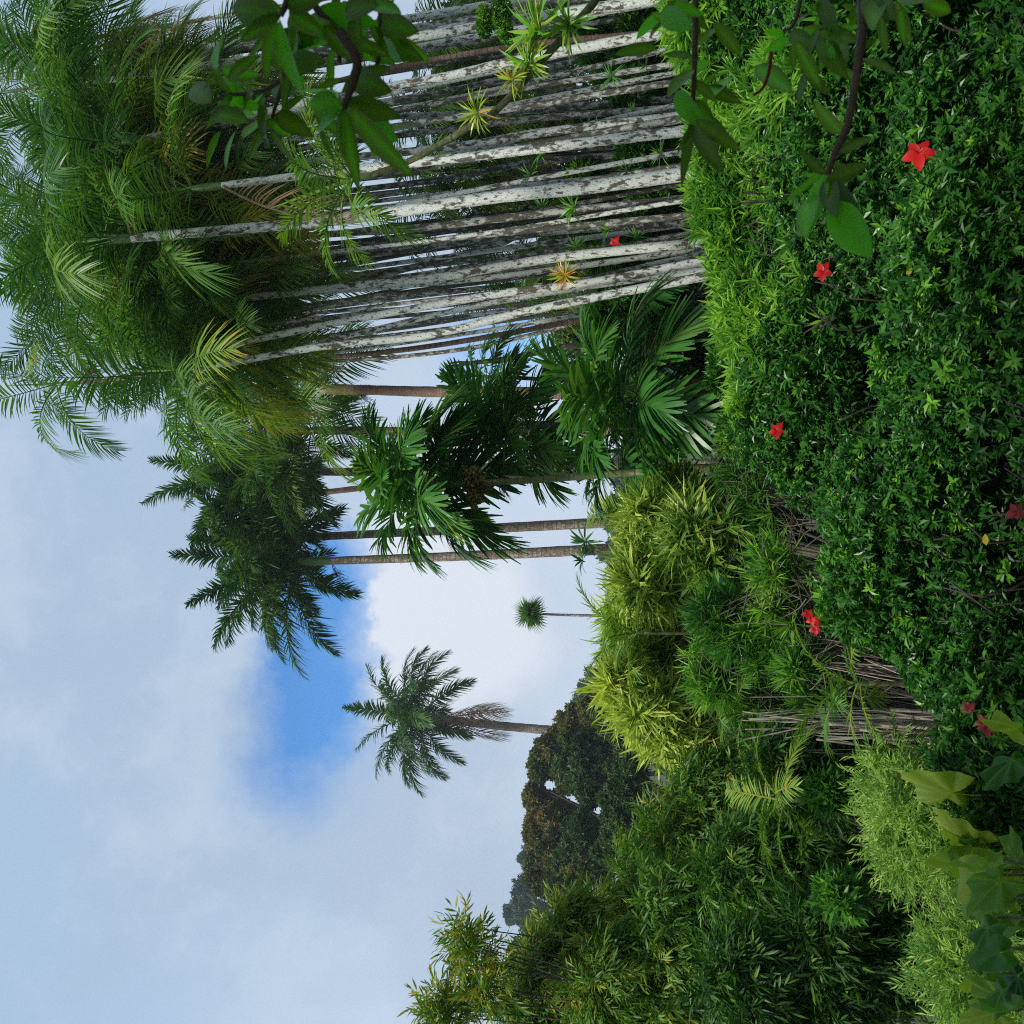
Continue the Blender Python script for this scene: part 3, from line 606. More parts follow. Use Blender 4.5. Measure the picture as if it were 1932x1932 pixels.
for i in range(10):
    y = -20+i*66; d = rng.uniform(13.8, 16); lbs = ['grove edge under the climbing vine', 'foot of the vine-clad white trunk', 'gap below the largest bromeliad', 'base of the leaning palm', 'base of the slim grey palm', 'base of the reddish-stained trunk', 'foot of the thickest grove trunk', 'foot of the dark curving palm', 'foot of the third trunk from the sky', 'foot of the outermost white trunk']
    plant('undergrowth_shrub', 'dark green shrub at the '+lbs[i], 'shrub', [blob(1275+rng.uniform(-10, 10), y, d, 52, 46), blob(1200+rng.uniform(-25, 25), y+rng.uniform(-20, 20), d*.5+6.7, 50, 36), blob(1130+rng.uniform(-30, 30), y+rng.uniform(-20, 20), d*.5+6.9, 44, 26)], 1700, T_bush, 'narrow' if i % 3 == 0 else 'hedge', d/11, .03, 'shrubs under the grove', tint=(.5, .16), nclump=12)
plant('undergrowth_shrub', 'dark shrub under the low broad-leaved palm', 'shrub', [blob(1370, 700, 9.5, 40, 60), blob(1330, 660, 11, 40, 60)], 1700, T_bush, 'hedge', .95, .03, 'shrubs under the grove', tint=(.45, .2), nclump=12)
plant('undergrowth_shrub', 'dark shrub between the low broad-leaved palm and the fruiting palm foot', 'shrub', [blob(1390, 810, 9.5, 40, 60), blob(1340, 790, 11, 40, 60)], 1700, T_bush, 'narrow', .95, .03, 'shrubs under the grove', tint=(.35, .2), nclump=12)
# leafy vine on the white trunk
g = Geo(); cc = blob_leaves(g, [blob(915, 45, 12.2, 18, 34), blob(945, 20, 12.2, 30, 30), blob(955, 60, 12.2, 22, 20)], 900, T_bush, .6, tint=(.6, .15))
c0 = P(940, 40, 12.2); o = place('climbing_vine', g.mesh('climbing_vine', M['hedge'], c0), None, c0); tag(o, 'leafy green vine wrapped round a white grove trunk beside the bromeliads', 'vine')

for (x, y) in ((1040, 300), (1120, 250), (1180, 330), (1150, 420), (1230, 300), (1020, 400), (1200, 210), (1130, 150), (1230, 120), (990, 330), (1210, 440), (1090, 460)):
    o = brom(x+rng.normal(0, 12), y+rng.normal(0, 10), 11.6+rng.uniform(0, 2), rng.uniform(.14, .24), 20, 'small green fern tuft growing between the grove trunks', 'fern', rng.uniform(.35, .7), 'narrow', .10, 'fern_tuft'); o['group'] = 'fern tufts among the grove trunks'
g = Geo(); c0 = P(1060, 655, 15); tube(g, spline([c0, P(960, 676, 15), P(880, 686, 15)], 14), np.linspace(.05, .035, 14), 8); tube(g, spline([P(880, 686, 15), P(862, 690, 15), P(842, 691, 15)], 6), np.linspace(.03, .02, 6), 6); tube(g, spline([P(885, 685, 15), P(866, 683, 15), P(846, 686, 15)], 6), np.linspace(.025, .012, 6), 6)
b0 = c0.copy(); b0[2] = ground_z(b0[0], b0[1]); tube(g, spline([b0, c0*.5+b0*.5+(.1, 0, 0), c0], 12), np.linspace(.07, .05, 12), 8)
o = place('bare_stem', g.mesh('bare_stem', M['dark_trunk'], b0, True), None, b0); tag(o, 'bare grey dead stem ending in a short fork against the bright sky', 'dead tree')
brom(1105, 1022, 31.6, .7, 18, 'small fern growing on the speckled royal trunk beside the sky gap', 'fern', .3, 'hedge', .14, 'fern_tuft'); brom(1100, 1058, 31.6, .6, 16, 'fern tuft on the left side of the ringed royal trunk above the shrub', 'fern', .3, 'hedge', .14, 'fern_tuft')
# ---- yellow dracaenas
G_D = 'yellow variegated dracaena shrubs'
drac = [
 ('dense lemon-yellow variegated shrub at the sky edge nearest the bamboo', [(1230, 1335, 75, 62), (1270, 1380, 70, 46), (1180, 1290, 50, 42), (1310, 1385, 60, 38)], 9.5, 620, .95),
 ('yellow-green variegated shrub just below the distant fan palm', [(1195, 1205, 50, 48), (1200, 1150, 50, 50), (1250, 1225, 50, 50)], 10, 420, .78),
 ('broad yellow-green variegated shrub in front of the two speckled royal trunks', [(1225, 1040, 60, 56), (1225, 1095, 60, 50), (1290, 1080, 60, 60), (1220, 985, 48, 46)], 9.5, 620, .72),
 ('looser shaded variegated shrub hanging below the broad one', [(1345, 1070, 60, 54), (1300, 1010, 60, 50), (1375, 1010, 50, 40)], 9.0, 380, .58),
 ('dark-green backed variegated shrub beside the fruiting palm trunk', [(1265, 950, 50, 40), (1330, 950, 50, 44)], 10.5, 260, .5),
]
for lb, bl, d, n, ti in drac:
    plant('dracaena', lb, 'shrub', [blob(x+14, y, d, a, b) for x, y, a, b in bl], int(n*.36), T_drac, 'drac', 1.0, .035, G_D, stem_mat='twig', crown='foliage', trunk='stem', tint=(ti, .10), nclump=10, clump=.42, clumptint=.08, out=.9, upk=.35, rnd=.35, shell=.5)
# small feather palms poking out of the shrubs
def small_palm(x, y, d, n, fs, label, drop=1.2):
    palm('small_palm', label, [(x, y, d), (x+drop/S(d)*.6, y, d), (x+drop/S(d), y, d)], .022, 'green_trunk', 'small', n, fs, .1, 'small feather palms', spear=False)
small_palm(1215, 1195, 9, 11, .72, 'small dark feather palm poking from the yellow shrubs below the fan palm')
small_palm(1215, 945, 13, 10, 1.1, 'small bright feather palm behind the broad yellow-green shrub')
small_palm(1500, 1510, 6.8, 9, .55, 'small feather-leaved plant in the dark hollow under the bamboo')
small_palm(1420, 1345, 8, 8, .6, 'young green fern palm below the dense lemon-yellow shrub')
small_palm(1640, 1290, 6.2, 9, .55, 'young green feathery plant beside the bundle of pale canes')

# ---- wispy shrubs with star-shaped leaf tufts
G_W = 'wispy shrubs with star-shaped leaf tufts'
wisp = [
 ('wispy star-leaved shrub under the lemon-yellow shrub', [(1360, 1270, 70, 70), (1440, 1330, 70, 60)], 8.2, 420, .45),
 ('wispy star-leaved shrub in the middle with tangled grey twigs', [(1370, 1170, 70, 56), (1440, 1200, 80, 60)], 7.8, 380, .4),
 ('sparse star-leaved shrub with bare arching twigs beside the hedge top', [(1470, 1080, 60, 60), (1490, 1160, 60, 50)], 7.6, 170, .5),
 ('star-leaved shrub behind the red blossoms and pale canes', [(1530, 1250, 60, 56), (1540, 1330, 60, 50), (1600, 1360, 50, 30)], 7.4, 230, .4),
 ('thin star-leaved shrub with dark twigs near the fruiting palm foot', [(1440, 960, 50, 60), (1390, 900, 40, 36)], 8.8, 110, .4),
]
for lb, bl, d, n, ti in wisp:
    B_ = [blob(x, y, d, a, b) for x, y, a, b in bl]; c = np.mean([b[0] for b in B_], 0); base = np.array((c[0]+.05, c[1], ground_z(c[0], c[1])-.05))
    root = thing('wispy_shrub', lb, 'shrub', base, G_W); g = Geo(); blob_leaves(g, B_, int(n*.62), T_star, 1.0, tint=(ti+.1, .18), nclump=12, clump=.5, shell=.9, out=.6, upk=.5, rnd=.5)
    place('foliage', g.mesh('wispy_foliage', M['narrow'], base), root)
    g = Geo()
    for k in range(110):
        b_ = B_[rng.integers(len(B_))]; q = b_[0]+rv(1)[0]*b_[1]*rng.uniform(.3, 1); q0 = q+rng.normal(0, .22, 3)+(0, 0, -.25)
        tube(g, spline([q0, (q+q0)/2+rng.normal(0, .07, 3), q], 6), np.linspace(.006, .0025, 6), 3)
    for k in range(12):
        b_ = B_[rng.integers(len(B_))]; q = b_[0]+rv(1)[0]*b_[1]*.6; bb = base+rng.normal(0, .12, 3)*(1, 1, 0)
        tube(g, spline([bb, bb*.5+q*.5+rng.normal(0, .12, 3), q], 12), np.linspace(.014, .006, 12), 5)
    place('stem', g.mesh('wispy_stem', M['twig'], base, True), root)
for lb, bl, d in (('dark shrub in the shade behind the tangled grey twigs', [(1440, 1090, 60, 80), (1480, 1000, 50, 70), (1530, 1080, 60, 70)], 9.2), ('dark shrub in the shade behind the red blossoms', [(1500, 1230, 60, 80), (1600, 1240, 70, 70), (1690, 1300, 50, 60)], 8.6),
                  ('dark shrub in the shade between cane bundles and bamboo', [(1560, 1360, 70, 70), (1660, 1390, 70, 60), (1760, 1400, 50, 50)], 8.0), ('bluish dark shrub in the hollow beside the fruiting palm foot', [(1400, 930, 50, 60), (1450, 990, 50, 60), (1400, 860, 40, 50)], 11)):
    plant('shaded_shrub', lb, 'shrub', [blob(x, y, d, a, b) for x, y, a, b in bl], 1900, T_bush, 'hedge', d/9, .03, 'dark shrubs behind the canes', tint=(.45, .2), nclump=16, shell=.6)
# pale cane bundles (aerial roots)
G_C = 'bundles of pale canes'
def canes(name, label, x0, y0, x1, y1, d, w0, w1, n, r=.0045, mat='cane'):
    base = P(x1, y1, d); root = thing(name, label, 'canes', base, G_C); g = Geo(); s = S(d)
    for i in range(n):
        u = rng.normal(0, .5); q0 = P(x0+rng.uniform(-60, 90), y0, d)+np.array((u*w0*s, rng.normal(0, .08), 0)); q1 = base+np.array((u*w1*s+rng.normal(0, .02), rng.normal(0, .08), -.3))
        tube(g, spline([q0, q0*.5+q1*.5+rng.normal(0, .05, 3), q1], 9), r*rng.uniform(.35, 1.3), 5)
    place('cane_bundle', g.mesh('canes', M[mat], base, True), root)
canes('cane_clump', 'thick bundle of pale canes beside the red blossoms', 1545, 1265, 1770, 1320, 7.3, 50, 70, 44)
canes('cane_clump', 'straight grey canes at the hedge edge below the red blossoms', 1480, 1190, 1700, 1195, 7.6, 60, 60, 20)
canes('cane_clump', 'bundle of pale canes beside the dark bamboo foliage', 1460, 1370, 1700, 1372, 7.0, 50, 46, 34)
canes('cane_clump', 'long pale trunks of canes behind the light green fern bush', 1600, 1378, 1900, 1400, 6.6, 40, 44, 26, .011)
canes('cane_clump', 'faint pale canes in the shade under the broad yellow-green shrub', 1380, 1030, 1560, 1040, 9.5, 90, 110, 14)
canes('cane_clump', 'grey canes in the bluish gap beside the fruiting palm trunk', 1380, 925, 1560, 935, 10.5, 60, 60, 12)

# ---- bamboo screen
G_M = 'bamboo clumps on the left slope'
bam = [  # lower tints on the dark clumps paint their shade into the leaf colour
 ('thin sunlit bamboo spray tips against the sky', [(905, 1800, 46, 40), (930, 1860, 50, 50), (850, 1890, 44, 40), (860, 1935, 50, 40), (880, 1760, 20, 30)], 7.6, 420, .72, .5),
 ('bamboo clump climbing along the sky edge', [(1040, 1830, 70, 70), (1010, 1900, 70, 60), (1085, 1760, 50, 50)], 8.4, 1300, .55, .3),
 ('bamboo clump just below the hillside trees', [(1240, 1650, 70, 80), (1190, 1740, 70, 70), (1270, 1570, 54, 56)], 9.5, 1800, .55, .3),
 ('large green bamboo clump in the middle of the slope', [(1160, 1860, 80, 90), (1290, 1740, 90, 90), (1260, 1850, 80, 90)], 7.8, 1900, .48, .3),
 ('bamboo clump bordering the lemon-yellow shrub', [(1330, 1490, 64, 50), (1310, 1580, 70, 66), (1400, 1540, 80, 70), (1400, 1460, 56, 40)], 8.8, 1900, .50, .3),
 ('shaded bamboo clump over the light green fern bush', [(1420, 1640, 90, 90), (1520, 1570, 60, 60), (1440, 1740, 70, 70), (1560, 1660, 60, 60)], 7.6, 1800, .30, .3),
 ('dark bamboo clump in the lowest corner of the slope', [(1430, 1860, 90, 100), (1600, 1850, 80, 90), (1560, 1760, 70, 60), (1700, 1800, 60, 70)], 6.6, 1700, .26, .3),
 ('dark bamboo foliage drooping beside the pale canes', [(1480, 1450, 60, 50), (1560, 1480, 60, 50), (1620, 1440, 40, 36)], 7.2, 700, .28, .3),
]
for lb, bl, d, n, ti, _ in bam:
    tip = 'spray tips' in lb
    B_ = [blob(x, y, d, a, b) for x, y, a, b in bl]; c = np.mean([b[0] for b in B_], 0); base = np.array((c[0]-.2, c[1]+.3, ground_z(c[0], c[1])-.05))
    root = thing('bamboo_clump', lb, 'bamboo', base, G_M); g = Geo()
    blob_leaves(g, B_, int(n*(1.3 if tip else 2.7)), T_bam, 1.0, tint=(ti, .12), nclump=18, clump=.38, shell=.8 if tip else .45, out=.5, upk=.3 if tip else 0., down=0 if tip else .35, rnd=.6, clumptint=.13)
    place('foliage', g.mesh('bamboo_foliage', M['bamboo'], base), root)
    g = Geo()
    for k in range(16):
        b_ = B_[rng.integers(len(B_))]; q = b_[0]+rv(1)[0]*b_[1]*.9; q[2] = max(q[2], b_[0][2]); bb = base+rng.normal(0, .25, 3)*(1, 1, 0)
        tube(g, spline([bb, bb*.45+q*.55+np.array((0, 0, .25)), q], 16), np.linspace(.014, .004, 16), 5)
    place('culm', g.mesh('bamboo_culm', M['darktwig'], base, True), root)

# ---- light green fern-like bushes and big lobed leaves near the camera, lower left
def bush(name, label, B_, n, Ts, mat, ti, grp, size=1., **k):
    c = np.mean([b[0] for b in B_], 0); base = np.array((c[0], c[1]+.1, ground_z(c[0], c[1])-.05)); root = thing(name, label, 'bush', base, grp); g = Geo()
    cc = blob_leaves(g, B_, n, Ts, size, tint=(ti, .12), **k); place('foliage', g.mesh(name, M[mat], base), root)
    g = Geo(); limbs(g, base, cc[::3], .02, sides=4); place('stem', g.mesh('bush_stem', M['darktwig'], base, True), root)
bush('feathery_bush', 'pale green feathery bush with fine drooping leaves below the bamboo', [blob(1760, 1520, 5.6, 80, 70), blob(1740, 1600, 5.6, 80, 60), blob(1830, 1560, 5.4, 70, 80), blob(1700, 1470, 5.9, 50, 50)], 1900, T_fern, 'fern', .68, 'feathery bushes', nclump=22, clump=.32, out=.3, upk=.25, rnd=.7, shell=.8, clumptint=.18)
bush('feathery_bush', 'yellow-green feathery bush in the bottom corner behind dark leaves', [blob(1850, 1850, 5., 90, 90), blob(1900, 1760, 4.9, 60, 60)], 1100, T_fern, 'fern', .68, 'feathery bushes', nclump=18, clump=.32, out=.3, upk=.25, rnd=.7, shell=.8, clumptint=.18)
bush('leafy_shrub', 'bright green small-leaved shrub in the dark hollow beside the feathery bush', [blob(1590, 1690, 6.2, 44, 40), blob(1570, 1500, 6.8, 40, 36)], 520, T_bush, 'narrow', .5, 'small shrubs in the hollow', nclump=9)

def lobedT(nl, depth, tilt):
    """big palmately lobed leaf: stalk at the origin, midrib along +X, one vein per lobe"""
    A = 2.5; na = nl*8+1; th = np.linspace(-A, A, na); ph = np.cos((th/A)*math.pi*nl/1.0+(0 if nl % 2 else math.pi))
    rad = (1-depth*(1-np.maximum(ph, -1))*.5)*(1-.30*np.abs(th/A)**1.5)*(1+.03*rng.normal(size=na)); rad[0] *= .5; rad[-1] *= .5
    v = [(0, 0, 0)]; t = [.22]; rings = (.25, .5, .75, 1.)
    for r_ in rings:
        for a, q, c in zip(th, rad, ph):
            x, y = .28+.78*q*r_*math.cos(a), .48*q*r_*math.sin(a)
            v.append((x, y, -.22*r_*r_-.045*r_*(1-c)+tilt*y*y+.45*abs(y))); t.append(.20*max(c, 0)**10*(1.2-r_)-.03*(1-c)*r_)
    v[0] = (.30, 0, 0); f = [(0, 1+i, 2+i) for i in range(na-1)]
    for k in range(len(rings)-1):
        a0 = 1+k*na; b0 = a0+na; f += [(a0+i, b0+i, b0+i+1) for i in range(na-1)]+[(a0+i, b0+i+1, a0+i+1) for i in range(na-1)]
    b = len(v); v += [(0, -.008, .01), (0, .008, .01), (.3, 0, .008)]; t += [.2]*3; f += [(b, b+2, b+1)]
    return np.array(v, float), np.array(f), np.array(t)
T_lobe = [lobedT(5, .24, .15), lobedT(7, .16, -.1), lobedT(5, .30, .3), lobedT(3, .25, .2)]
def big_leaves(label, spots, d, L, mat, ti, base_px, n_extra=0):
    base = P(*base_px); base[2] = ground_z(base[0], base[1]); root = thing('broadleaf_plant', label, 'plant', base, 'broad-leaved plants at the bottom corner')
    stems = Geo()
    spots = [(x+rng.normal(0, 22)*q, y+rng.normal(0, 26)*q, dx+rng.normal(0, .5)*q, dy+rng.normal(0, .5)*q) for x, y, dx, dy in spots for q in ((0, 1) if L > .18 else (0,))]
    for (x, y, dx, dy) in spots:
        g = Geo(); c = P(x, y, d+rng.uniform(-.25, .25)); up = np.array((0, 0, 1.)); dirw = nrmz(np.array((-dy, rng.uniform(-.7, .2), -dx))+rng.normal(0, .1, 3))
        nn = np.array((rng.normal(0, .8), -.5, rng.uniform(.3, 1.4)))
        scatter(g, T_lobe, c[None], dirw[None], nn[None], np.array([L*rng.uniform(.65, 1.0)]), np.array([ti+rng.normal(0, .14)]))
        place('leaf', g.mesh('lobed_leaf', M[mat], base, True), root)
        tube(stems, spline([base, base*.4+c*.6+np.array((0, .15, -.1)), c], 9), np.linspace(.012, .005, 9), 5)
    place('stem', stems.mesh('leaf_stem', M['green_trunk'], base, True), root)
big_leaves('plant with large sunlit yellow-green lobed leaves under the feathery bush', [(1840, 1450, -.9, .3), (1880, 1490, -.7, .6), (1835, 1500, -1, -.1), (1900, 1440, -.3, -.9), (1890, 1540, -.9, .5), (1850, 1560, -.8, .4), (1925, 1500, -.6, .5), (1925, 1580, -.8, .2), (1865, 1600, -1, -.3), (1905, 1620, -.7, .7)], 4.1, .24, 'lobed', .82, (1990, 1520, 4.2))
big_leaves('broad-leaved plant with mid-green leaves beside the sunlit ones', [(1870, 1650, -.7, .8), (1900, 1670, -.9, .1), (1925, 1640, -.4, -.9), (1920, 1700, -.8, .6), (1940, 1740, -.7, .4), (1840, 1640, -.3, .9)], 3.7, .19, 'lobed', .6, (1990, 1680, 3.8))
big_leaves('dark shaded broad leaves at the very bottom corner', [(1880, 1730, -.6, .7), (1910, 1790, -.8, .6), (1900, 1850, -.5, .8), (1930, 1900, -.8, .3), (1925, 1820, -.3, .9), (1940, 1385, -.8, -.5), (1935, 1420, -.9, .5)], 3.1, .15, 'lobed', .22, (1990, 1800, 3.2))  # low tint puts the corner's shade into the leaf colour
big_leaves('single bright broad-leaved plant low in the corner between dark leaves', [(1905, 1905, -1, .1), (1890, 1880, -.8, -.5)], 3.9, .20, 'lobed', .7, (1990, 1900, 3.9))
big_leaves('bright green strap-leaved seedling on the hedge by the red blossom', [(1420, 800, -.9, -.2), (1440, 820, -.4, .9), (1435, 835, -.2, 1.), (1420, 785, -.9, .4)], 6.1, .16, 'lobed', .55, (1500, 820, 6.1))

# ---- hedge: heightfield from a crest line down towards the camera
crest = np.array([(-60, 1225, 5.6), (0, 1240, 5.6), (100, 1262, 5.7), (200, 1285, 5.8), (300, 1318, 5.8), (440, 1345, 5.9), (520, 1372, 5.9), (640, 1384, 5.9), (760, 1400, 5.9), (830, 1425, 5.8), (880, 1475, 5.7), (950, 1500, 5.6), (1000, 1530, 5.5), (1050, 1590, 5.4), (1130, 1650, 5.2), (1250, 1695, 5.0), (1310, 1735, 4.9), (1400, 1800, 4.7), (1460, 1890, 4.6), (1500, 1960, 4.5)], float)
cw = np.array([P(x, y, d) for y, x, d in crest]); o_ = np.argsort(cw[:, 0]); cw = cw[o_]
def hedge_pt(X, v):
    """v: 0 crest .. 1 foot"""
    yc = np.interp(X, cw[:, 0], cw[:, 1]); zc = np.interp(X, cw[:, 0], cw[:, 2])
    zf = EYE-1.35; yf = 3.15+0*X
    Y = yc+(yf-yc)*v; bulge = np.sin(np.pi*np.clip(v, 0, 1))*.16
    Z = zc+(zf-zc)*v**1.15+bulge
    b = .09*np.sin(X*4.1+Y*1.3)*np.sin(Y*5.1+X)+.05*np.sin(X*9.7+2)*np.sin(Y*8.3+Z*4)
    return np.stack([X, Y, Z+b*np.clip(v*4+.3, 0, 1)], -1)
def hedge_nrm(X, v):
    e = .03; a = hedge_pt(X+e, v)-hedge_pt(X-e, v); b = hedge_pt(X, v-e)-hedge_pt(X, v+e); return nrmz(np.cross(a, b))
x0h, x1h = cw[0, 0], cw[-1, 0]
hb = np.array((1.0, 4.6, ground_z(1.0, 4.6)))
hroot = thing('azalea_hedge', 'dense dark green small-leaved azalea bank filling the lower foreground with scattered red flowers', 'hedge', hb)
def hedge_leaves(n, Ts, vr, xr, tint, size, depth=.28, ragged=False, vpow=1.):
    X = rng.uniform(*xr, n); v = vr[0]+(vr[1]-vr[0])*rng.random(n)**vpow
    if ragged:
        e = vr[1]*(.62+.38*np.sin(X*5.3+1)*np.sin(X*2.1+.5)+.2*np.sin(X*13)); kp = (v < e) | (rng.random(n) < .06); X = X[kp]; v = v[kp]; n = len(X)
    p = hedge_pt(X, v); nr = hedge_nrm(X, v)
    dep = rng.random(n)**1.4*depth; lump = np.sin(p[:, 0]*6.3+1)*np.sin(p[:, 1]*7.7)*np.sin(p[:, 2]*9+p[:, 0]*3)
    big = np.sin(p[:, 0]*2.7+.7+p[:, 2]*2)*np.sin(p[:, 1]*3.1+p[:, 2]*3.3+1)
    p = p-nr*dep[:, None]+rv(n)*.03+nr*(.08*lump+.15*big)[:, None]
    kp = (big+.7*lump > -.80) | (rng.random(n) < .12); p, nr, lump, big = p[kp], nr[kp], lump[kp], big[kp]; n = len(p)
    d = nr*.7+np.array((0, -.1, .45))+rv(n)*.55; tt = tint+.12*lump+.08*big+rng.normal(0, .17, n)  # tint follows the lumps: shade painted into hollows, light onto bumps
    g = Geo(); scatter(g, Ts, p, d, rv(n), size*rng.uniform(.6, 1.5, n), tt); return g
g = hedge_leaves(40000, T_hedge, (0.0, 1.0), (x0h, x1h), .40, 1.0)
place('foliage', g.mesh('azalea_foliage', M['hedge'], hb), hroot)
g = Geo()
for i in range(260):
    X = rng.uniform(x0h, x1h); v = rng.uniform(.02, .9); q = hedge_pt(np.array([X]), np.array([v]))[0]; q0 = q+np.array((rng.normal(0, .15), rng.uniform(.0, .25), -.45)); q = q+rng.normal(0, .03, 3)
    tube(g, spline([q0, (q+q0)/2+rng.normal(0, .05, 3), q], 6), np.linspace(.009, .003, 6), 4)
# soil sheet added well under the leaves to keep the hedge's inside dark
XX = np.linspace(x0h, x1h, 50); VV = np.linspace(0, 1, 20); a_, b_ = np.meshgrid(XX, VV, indexing='ij'); pp = hedge_pt(a_.ravel(), b_.ravel())-hedge_nrm(a_.ravel(), b_.ravel())*.42
place('branch', g.mesh('azalea_branch', M['darktwig'], hb, True), hroot)
i, j = np.meshgrid(np.arange(49), np.arange(19), indexing='ij'); A = (i*20+j).ravel(); f = np.concatenate([np.stack([A, A+20, A+21], 1), np.stack([A, A+21, A+1], 1)])
g = Geo(); g.add(pp, f, .5); sb = place('soil_backing', g.mesh('soil_backing', M['ground'], smooth=True)); sb['kind'] = 'structure'
# narrow-leaved lighter shrubs along the crest
G_N = 'narrow-leaved shrubs along the top of the hedge'
nlab = ['narrow-leaved light green shrub at the far edge of the hedge top', 'narrow-leaved shrub on the hedge top beside the hanging twig with red pistil', 'narrow-leaved shrub at the foot of the reddish-stained white trunk', 'narrow-leaved yellow-green shrub at the foot of the thickest white trunk', 'narrow-leaved bright shrub at the feet of the sky-side white trunks', 'narrow-leaved shrub tuft in front of the low broad-leaved palm']
edges = [-40, 110, 240, 340, 440, 590, 760]
for i in range(6):
    ya, yb = edges[i], edges[i+1]; Xa = P(1330, yb, 5.5)[0]; Xb = P(1330, ya, 5.5)[0]; xm = (Xa+Xb)/2
    base = hedge_pt(np.array([xm]), np.array([.12]))[0]; base[2] -= .45; root = thing('narrow_leaved_shrub', nlab[i], 'shrub', base, G_N)
    vmax = .55 if i < 3 else .36
    g = hedge_leaves(int(760*(yb-ya)/130), T_narrow, (-.04, vmax), (Xa-.03, Xb+.03), .74, 1.15, .26, vpow=1.3, ragged=True)
    g.v = [v_+np.array((0, 0, .03)) for v_ in g.v]
    place('foliage', g.mesh('narrow_foliage', M['narrow'], base), root)
    g = Geo()
    for k in range(14):
        q = hedge_pt(np.array([rng.uniform(Xa, Xb)]), np.array([rng.uniform(0, vmax)]))[0]
        tube(g, spline([base+rng.normal(0, .04, 3), base*.5+q*.5+(0, 0, -.08), q], 8), np.linspace(.010, .003, 8), 4)
    place('stem', g.mesh('narrow_stem', M['darktwig'], base, True), root)
# flowers
def flower(x, y, d, size, mat, parent, pb, label=None, npet=5):
    g = Geo(); c = P(x, y, d); ax = nrmz(np.array((rng.normal(0, .3), -1, .3))); u = nrmz(np.cross(ax, (0, 0, 1.))); w = np.cross(ax, u)
    for i in range(npet):
        a = i*2*math.pi/npet+rng.uniform(-.15, .15); dd = u*math.cos(a)+w*math.sin(a)+ax*.45
        v, f, t = combine(leafT(1, .74, 5, .22, .5), c[None], dd[None], (ax+rng.normal(0, .1, 3))[None], np.array([size*rng.uniform(.42, .58)]), np.array([rng.uniform(.1, .8)])); g.add(v, f, t)
    tube(g, np.array([c, c+ax*size*.3, c+ax*size*.45+(0, 0, .01)]), size*.02, 4, .2)
    o = place('flower', g.mesh('flower', M[mat], pb, True), parent)
    if label: o['label'] = label
def on_hedge(x, y, off=.06):
    """distance along the ray through x,y at which it meets the hedge"""
    for d in np.arange(2.8, 7, .02):
        p = P(x, y, d); vv = np.linspace(-.05, 1.05, 120); h = hedge_pt(np.full(120, p[0]), vv); zz = np.interp(p[1], h[::-1, 1], h[::-1, 2])
        if p[2] < zz+off and p[1] >= h[-1, 1]: return d
    return 5.6
for (x, y, s_, m_, lb) in ((1733, 290, .105, 'red', 'large scarlet five-petalled flower'), (1553, 513, .085, 'red', 'small scarlet flower'), (1466, 812, .085, 'red', None), 
                          (1917, 965, .06, 'darkred', 'dark faded red flower'), (1828, 1335, .05, 'darkred', None), (1862, 1372, .07, 'darkred', None), (1855, 1360, .05, 'darkred', None)):
    flower(x, y, on_hedge(x, y, .09)-.02, s_, m_, hroot, hb, lb)
fr_ = thing('red_blossom_sprig', 'sprig of drooping scarlet blossoms hanging before the pale canes', 'flower', P(1540, 1165, 6.4))
for (x, y) in ((1525, 1158), (1545, 1158), (1532, 1170), (1550, 1172), (1538, 1186)): flower(x, y, 6.4, .075, 'red', fr_, np.array(fr_.location))
fr_ = thing('red_blossom_sprig', 'single red bloom glimpsed between the sky-side grove trunks', 'flower', P(1160, 457, 13)); flower(1160, 457, 13, .16, 'red', fr_, np.array(fr_.location))
for k, (x, y, lb) in enumerate(((1713, 521, 'fallen yellow leaf on the hedge below the small scarlet flower'), (1861, 1029, 'fallen yellow leaf low on the hedge near the dark red flower'), (1573, 1000, 'small fallen yellow leaf near the hedge top beside bare twigs'), (1618, 1040, 'orange-yellow leaf at the hedge edge above the canes'))):
    d = on_hedge(x, y, .08)-.02; g = Geo(); c = P(x, y, d); v, f, t = combine(leafT(1, .5, 3, .2, .1), c[None], nrmz(rng.normal(size=(1, 3))), np.array([[0, -1, .6]]), np.array([.045]), np.array([.5])); g.add(v, f, t)
    o = place('fallen_leaf', g.mesh('fallen_leaf', M['yellow'], c), None, c); tag(o, lb, 'leaf', 'yellow leaves on the hedge')

